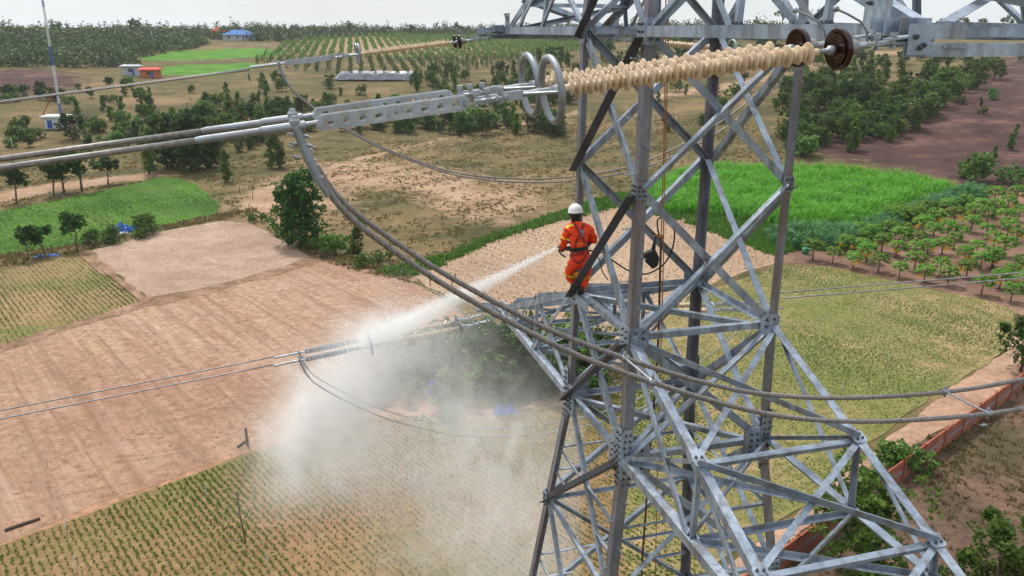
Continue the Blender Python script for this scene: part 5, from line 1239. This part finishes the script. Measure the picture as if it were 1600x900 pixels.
# helmet
hc=J['skull']+Z_*.055; g=MB(); prof=[(-.015,.135),(-.012,.138),(.0,.128),(.03,.124),(.07,.112),(.10,.085),(.12,.05),(.127,.015)]
tl=Vector((-.06,.02,1)).normalized(); g.lathe(hc,tl,prof,24); hel=pc(g.build('helmet',M['whiteh'],None,True))
for k in range(3):
    g=MB(); a=[hc+tl*(z+.006)+rgt*((k-1)*.022)+(-fwd)*r for z,r in ((.02,.118),(.06,.108),(.095,.08),(.118,.04),(.126,.0))]+[hc+tl*(z+.006)+rgt*((k-1)*.022)+(fwd)*r for z,r in ((.118,.04),(.095,.08),(.06,.108))]
    g.tube(a,.008,6); o=g.build('helmet_ridge',M['whiteh'],hel,True); o.matrix_parent_inverse=Matrix.Identity(4)
g=MB(); g.lathe(J['neck']-Z_*.01,(J['crown']-J['neck']),[(0,.072),(.06,.078),(.11,.098),(.17,.112),(.20,.10)],18); pc(g.build('head_scarf',M['black'],None,True))
for k,kk in (('anL','toL'),('anR','toR')):
    g=MB(); g.tube([J[k]+Z_*.10,J[k]+Z_*.0,J[k]-Z_*.02+ (J[kk]-J[k])*.25,J[kk]+Z_*.0],.05,10,rs=[.068,.066,.058,.045]); g.sphere(J[kk],.046,10); g.box((J[k]+J[kk])/2-Z_*.055,(J[kk]-J[k])*.62,rgt*.045,Z_*.014); pc(g.build('boot',M['black'],None,True))
for sd_ in 'LR':
    w=J['wr'+sd_]; g=MB(); e=J['el'+sd_]; g.tube([w.lerp(e,.25),w,w+(w-e).normalized()*.05],.05,10,rs=[.056,.05,.042]); pc(g.build('glove_cuff',M['glove'],None,True))
# a short platform angle he stands on
brace(nd(LV['W'],'L')+V_*.05,nd(LV['W'],'L')+V_*.05+U_*.9,Z_,.16,.012,off=.02,name='step_plate',mat='steel')
# spray gun
NOZ=atY(871,387,YP+.20); gun=tag(empty('spray_gun',NOZ),'black high pressure spray gun in the worker\'s left hand','spray gun'); GI=Matrix.Translation(-NOZ)
TGT=basis(-V_,TIP['fl'][0],.22)@Vector((3.0,0,-.30)); jd=(TGT-NOZ).normalized()
def gc(o): o.parent=gun; o.matrix_parent_inverse=GI; return o
hL=Vector(bn['palmL'][0])
g=MB(); g.tube([NOZ,NOZ-jd*.10,NOZ-jd*.35],.014,8,rs=[.012,.02,.02]); gc(g.build('lance',M['black'],None,True))
g=MB(); g.tube([NOZ-jd*.12,atY(873,391,YP+.18),atY(877,398,YP+.18),atY(884,402,YP+.18)],.013,8); gc(g.build('handle',M['black'],None,True))
g=MB(); g.tube([NOZ-jd*.30,atY(876,384,YP+.1),hL+Z_*.0],.011,8); gc(g.build('trigger_guard',M['black'],None,True))
# ropes and hoses
def rope(pts,r,mat,label,cat,name,y=None):
    P=[atY(a,b,y+(c[0] if c else 0)) for a,b,*c in pts]; out=[]
    for i in range(len(P)-1):
        p0=P[max(i-1,0)];p1=P[i];p2=P[i+1];p3=P[min(i+2,len(P)-1)]
        for k in range(6):
            t=k/6; out.append(.5*((2*p1)+(p2-p0)*t+(2*p0-5*p1+4*p2-p3)*t*t+(3*p1-3*p2+p3-p0)*t**3))
    out.append(P[-1]); mb=MB(); mb.tube(out,r,7); return tag(mb.build(name,mat,None,True),label,cat)
YR=13.35
rope([(1046,-120),(1045,0),(1043,110),(1040,230),(1037,340),(1036,430),(1032,560),(1028,700),(1024,905),(1022,1100)],.010,M['rope'],'thin orange rope hanging straight down through the tower','rope','rope',YR)
rope([(1041,-120),(1040,60),(1038,200),(1035,300),(1033,372)],.010,M['rope'],'second orange rope tied off at the hanging black bag','rope','rope',YR)
rope([(1033,372),(1031,440),(1029,520),(1024,600),(1016,700),(1009,800),(1002,905),(996,1100)],.020,simple('brown_hose',(.11,.05,.03),.6,0,.25,5),'long brown hose hanging from the black bag down the tower','hose','hose',YR)
rope([(1030,368),(1027,352),(1029,342),(1040,338),(1050,350),(1054,365),(1050,390),(1036,414),(1010,428),(985,424),(960,409),(945,396),(925,392,.2),(905,390,.38)],.014,M['black'],'black hose looping from the hanging bag across to the worker','hose','hose',YR)
rope([(930,393),(938,410),(941,424),(950,437)],.011,simple('tan_hose',(.16,.10,.06),.7,0,.2,5),'short thin tan cord hanging beside the worker','cord','cord',YR)
bag=tag(empty('hanging_bag',atY(1019,392,YR)),'black cloth bag hanging inside the tower from the orange rope','bag'); BI=Matrix.Translation(-bag.location)
g=MB(); bp=[atY(x,y,YR) for x,y in ((1003,397),(1016,391),(1023,388),(1030,402),(1028,414),(1020,420),(1008,409))]; g.prism([p-Vector((0,.06,0)) for p in bp],Vector((0,.14,0)))
o=g.build('pouch',M['black']); bv=o.modifiers.new('bevel','BEVEL'); bv.width=.03; bv.segments=3; o.parent=bag; o.matrix_parent_inverse=BI
g=MB(); g.tube([atY(1024,371,YR),atY(1022,382,YR),atY(1021,390,YR)],.02,8,rs=[.012,.03,.035]); o=g.build('strap',M['black'],None,True); o.parent=bag; o.matrix_parent_inverse=BI
g=MB(); 
for k in range(5): g.tube([atY(1018+k*4,370-k,YR+.02*k),atY(1030,366+k*2,YR-.02*k),atY(1037,374-2*k,YR)],.010,6)
tag(g.build('rope_knot',M['rope'],None,True),'bundle of orange rope knotted above the black bag','rope')
# ------------------------------------------------------------------ water: jet and drifting mist
def vol_mat(name): 
    m_=bpy.data.materials.new(name); m_.use_nodes=True; n=m_.node_tree; n.nodes.clear(); o=n.nodes.new('ShaderNodeOutputMaterial'); v=n.nodes.new('ShaderNodeVolumePrincipled')
    v.inputs['Color'].default_value=(1,1,1,1); v.inputs['Anisotropy'].default_value=0.0; n.links.new(v.outputs[0],o.inputs['Volume']); return m_,n,v
def vm(nt,op,a,b=None,out=0):
    q=nt.nodes.new('ShaderNodeVectorMath'); q.operation=op
    for i,x in enumerate((a,b)):
        if x is None: continue
        if isinstance(x,bpy.types.NodeSocket): nt.links.new(x,q.inputs[i])
        else: q.inputs[i].default_value=tuple(x)
    return q.outputs[1] if op in('DISTANCE','LENGTH','DOT_PRODUCT') else q.outputs[0]
Lj=(TGT-NOZ).length+.5
mj,nj,vj=vol_mat('dense_water_spray')
tcj=nj.nodes.new('ShaderNodeTexCoord'); sx=nj.nodes.new('ShaderNodeSeparateXYZ'); nj.links.new(tcj.outputs['Object'],sx.inputs[0])
rad=madd(nj,madd(nj,madd(nj,sx.outputs[0],sx.outputs[0],'MULTIPLY'),madd(nj,sx.outputs[1],sx.outputs[1],'MULTIPLY')),.5,'POWER')
wid=madd(nj,madd(nj,sx.outputs[2],.032,'MULTIPLY'),.016)
q=madd(nj,rad,wid,'DIVIDE'); gs=madd(nj,2.718,madd(nj,madd(nj,q,q,'MULTIPLY'),-1.3,'MULTIPLY'),'POWER')
nn=ramp(nj,noise(nj,5,4,.6,mapscale=(1,1,.25)),[(.3,.35),(.7,1.25)])
dd=madd(nj,gs,madd(nj,1.5,wid,'DIVIDE'),'MULTIPLY'); nj.links.new(madd(nj,dd,nn,'MULTIPLY'),vj.inputs['Density'])
g=MB(); g.lathe((0,0,0),(0,0,1),[(0,.04),(Lj,.04+.08*Lj)],20); jet=g.build('water_jet',mj); jet.matrix_world=Matrix.Translation(NOZ)@jd.to_track_quat('Z','Y').to_matrix().to_4x4(); tag(jet,'white high pressure water jet from the spray gun to the insulator','water jet',kind='stuff')
mm,nm,vmn=vol_mat('drifting_water_mist')
tcm=nm.nodes.new('ShaderNodeTexCoord'); pos=tcm.outputs['Object']
wn=nm.nodes.new('ShaderNodeTexNoise'); wn.inputs['Scale'].default_value=.7; wn.inputs['Detail'].default_value=3; nm.links.new(pos,wn.inputs['Vector'])
wv=vm(nm,'SUBTRACT',wn.outputs[1],(.5,.5,.5)); sc_=nm.nodes.new('ShaderNodeVectorMath'); sc_.operation='SCALE'; nm.links.new(wv,sc_.inputs[0]); sc_.inputs[3].default_value=1.7
pw=vm(nm,'ADD',pos,sc_.outputs[0])
YM=TGT.y-.1
blobs=[((605,530),.75,2.0),((570,565),.85,2.8),((535,605),1.0,2.8),((500,650),1.0,2.2),((640,545),1.0,1.0),((500,640),.5,1.5),((485,720),1.1,1.2),((455,735),1.2,.6),((462,670),1.1,.5),((560,720),1.1,.65),((530,620),.95,1.5),((500,715),1.1,.6),((590,690),1.5,.5),((640,640),1.4,.52),((690,720),1.7,.50),((770,640),1.4,.42),((700,580),1.2,.34),((800,750),1.9,.55),((740,830),1.9,.45),((660,860),1.6,.22),((820,860),1.7,.55),((740,500),.8,.30),((850,700),1.3,.35),((600,780),1.0,.2)]
tot=None
for (pp,r,am) in blobs:
    c=atY(pp[0],pp[1],YM+random.uniform(-.5,.6)); dn=madd(nm,vm(nm,'DISTANCE',pw,c),1.0/r,'MULTIPLY')
    gs=madd(nm,madd(nm,2.718,madd(nm,madd(nm,dn,dn,'MULTIPLY'),-1.5,'MULTIPLY'),'POWER'),am,'MULTIPLY')
    tot=gs if tot is None else madd(nm,tot,gs)
n1=ramp(nm,noise(nm,1.1,6,.66,vec=pos,mapscale=(1.15,1.15,.8),dist=1.0),[(.36,.12),(.66,1.8)])
nm.links.new(madd(nm,madd(nm,tot,n1,'MULTIPLY'),.36,'MULTIPLY'),vmn.inputs['Density'])
cx_=[atY(p[0],p[1],YM) for p,r,a in blobs]
g=MB(); g.bx(min(c.x for c in cx_)-2.6,max(c.x for c in cx_)+1.0,YM-2.3,YM+2.3,min(c.z for c in cx_)-2.0,max(c.z for c in cx_)+1.4)
mist=g.build('water_mist',mm); tag(mist,'drifting pale water mist hanging below the washed insulator','mist',kind='stuff')

# ------------------------------------------------------------------ thin distance haze
hm,hn,hv=vol_mat('thin_distance_haze'); hv.inputs['Color'].default_value=(.86,.93,1,1); hv.inputs['Density'].default_value=.00011; hv.inputs['Anisotropy'].default_value=.2
g=MB(); g.bx(-6700,6700,-6700,6700,-3,110); tag(g.build('haze',hm),'thin pale air fading the far woods','haze',kind='stuff')

# loose drops around the jet and the washed insulator
M['drop']=simple('water_drops',(.85,.88,.9),.2,0,.02,3)
k=4200; t=rng.random(k)**.7; pj=np.outer(t*(Lj+.3),np.array(jd)); wj=(.02+.055*t*Lj)[:,None]*rng.normal(size=(k,3))*(1+1.6*(rng.random((k,1))<.25)); Cd=np.array(NOZ)+pj+wj
k2=2600; c2=np.array(TGT); f2=rng.random(k2); sp=rng.normal(size=(k2,3))*(.12+.55*f2)[:,None]; C2=c2+sp+np.outer(f2,[-1.2,.1,-1.6])
stuffmesh('water_drops',[Cd,C2],.011,M['drop'],'fine white water drops flying round the jet and the washed insulator','water drops',asp=1.6)

for es in PROTO.values():
    for e in es:
        if not e[2]:
            for o in list(e[0].children)+[e[0]]: bpy.data.objects.remove(o,do_unlink=True)
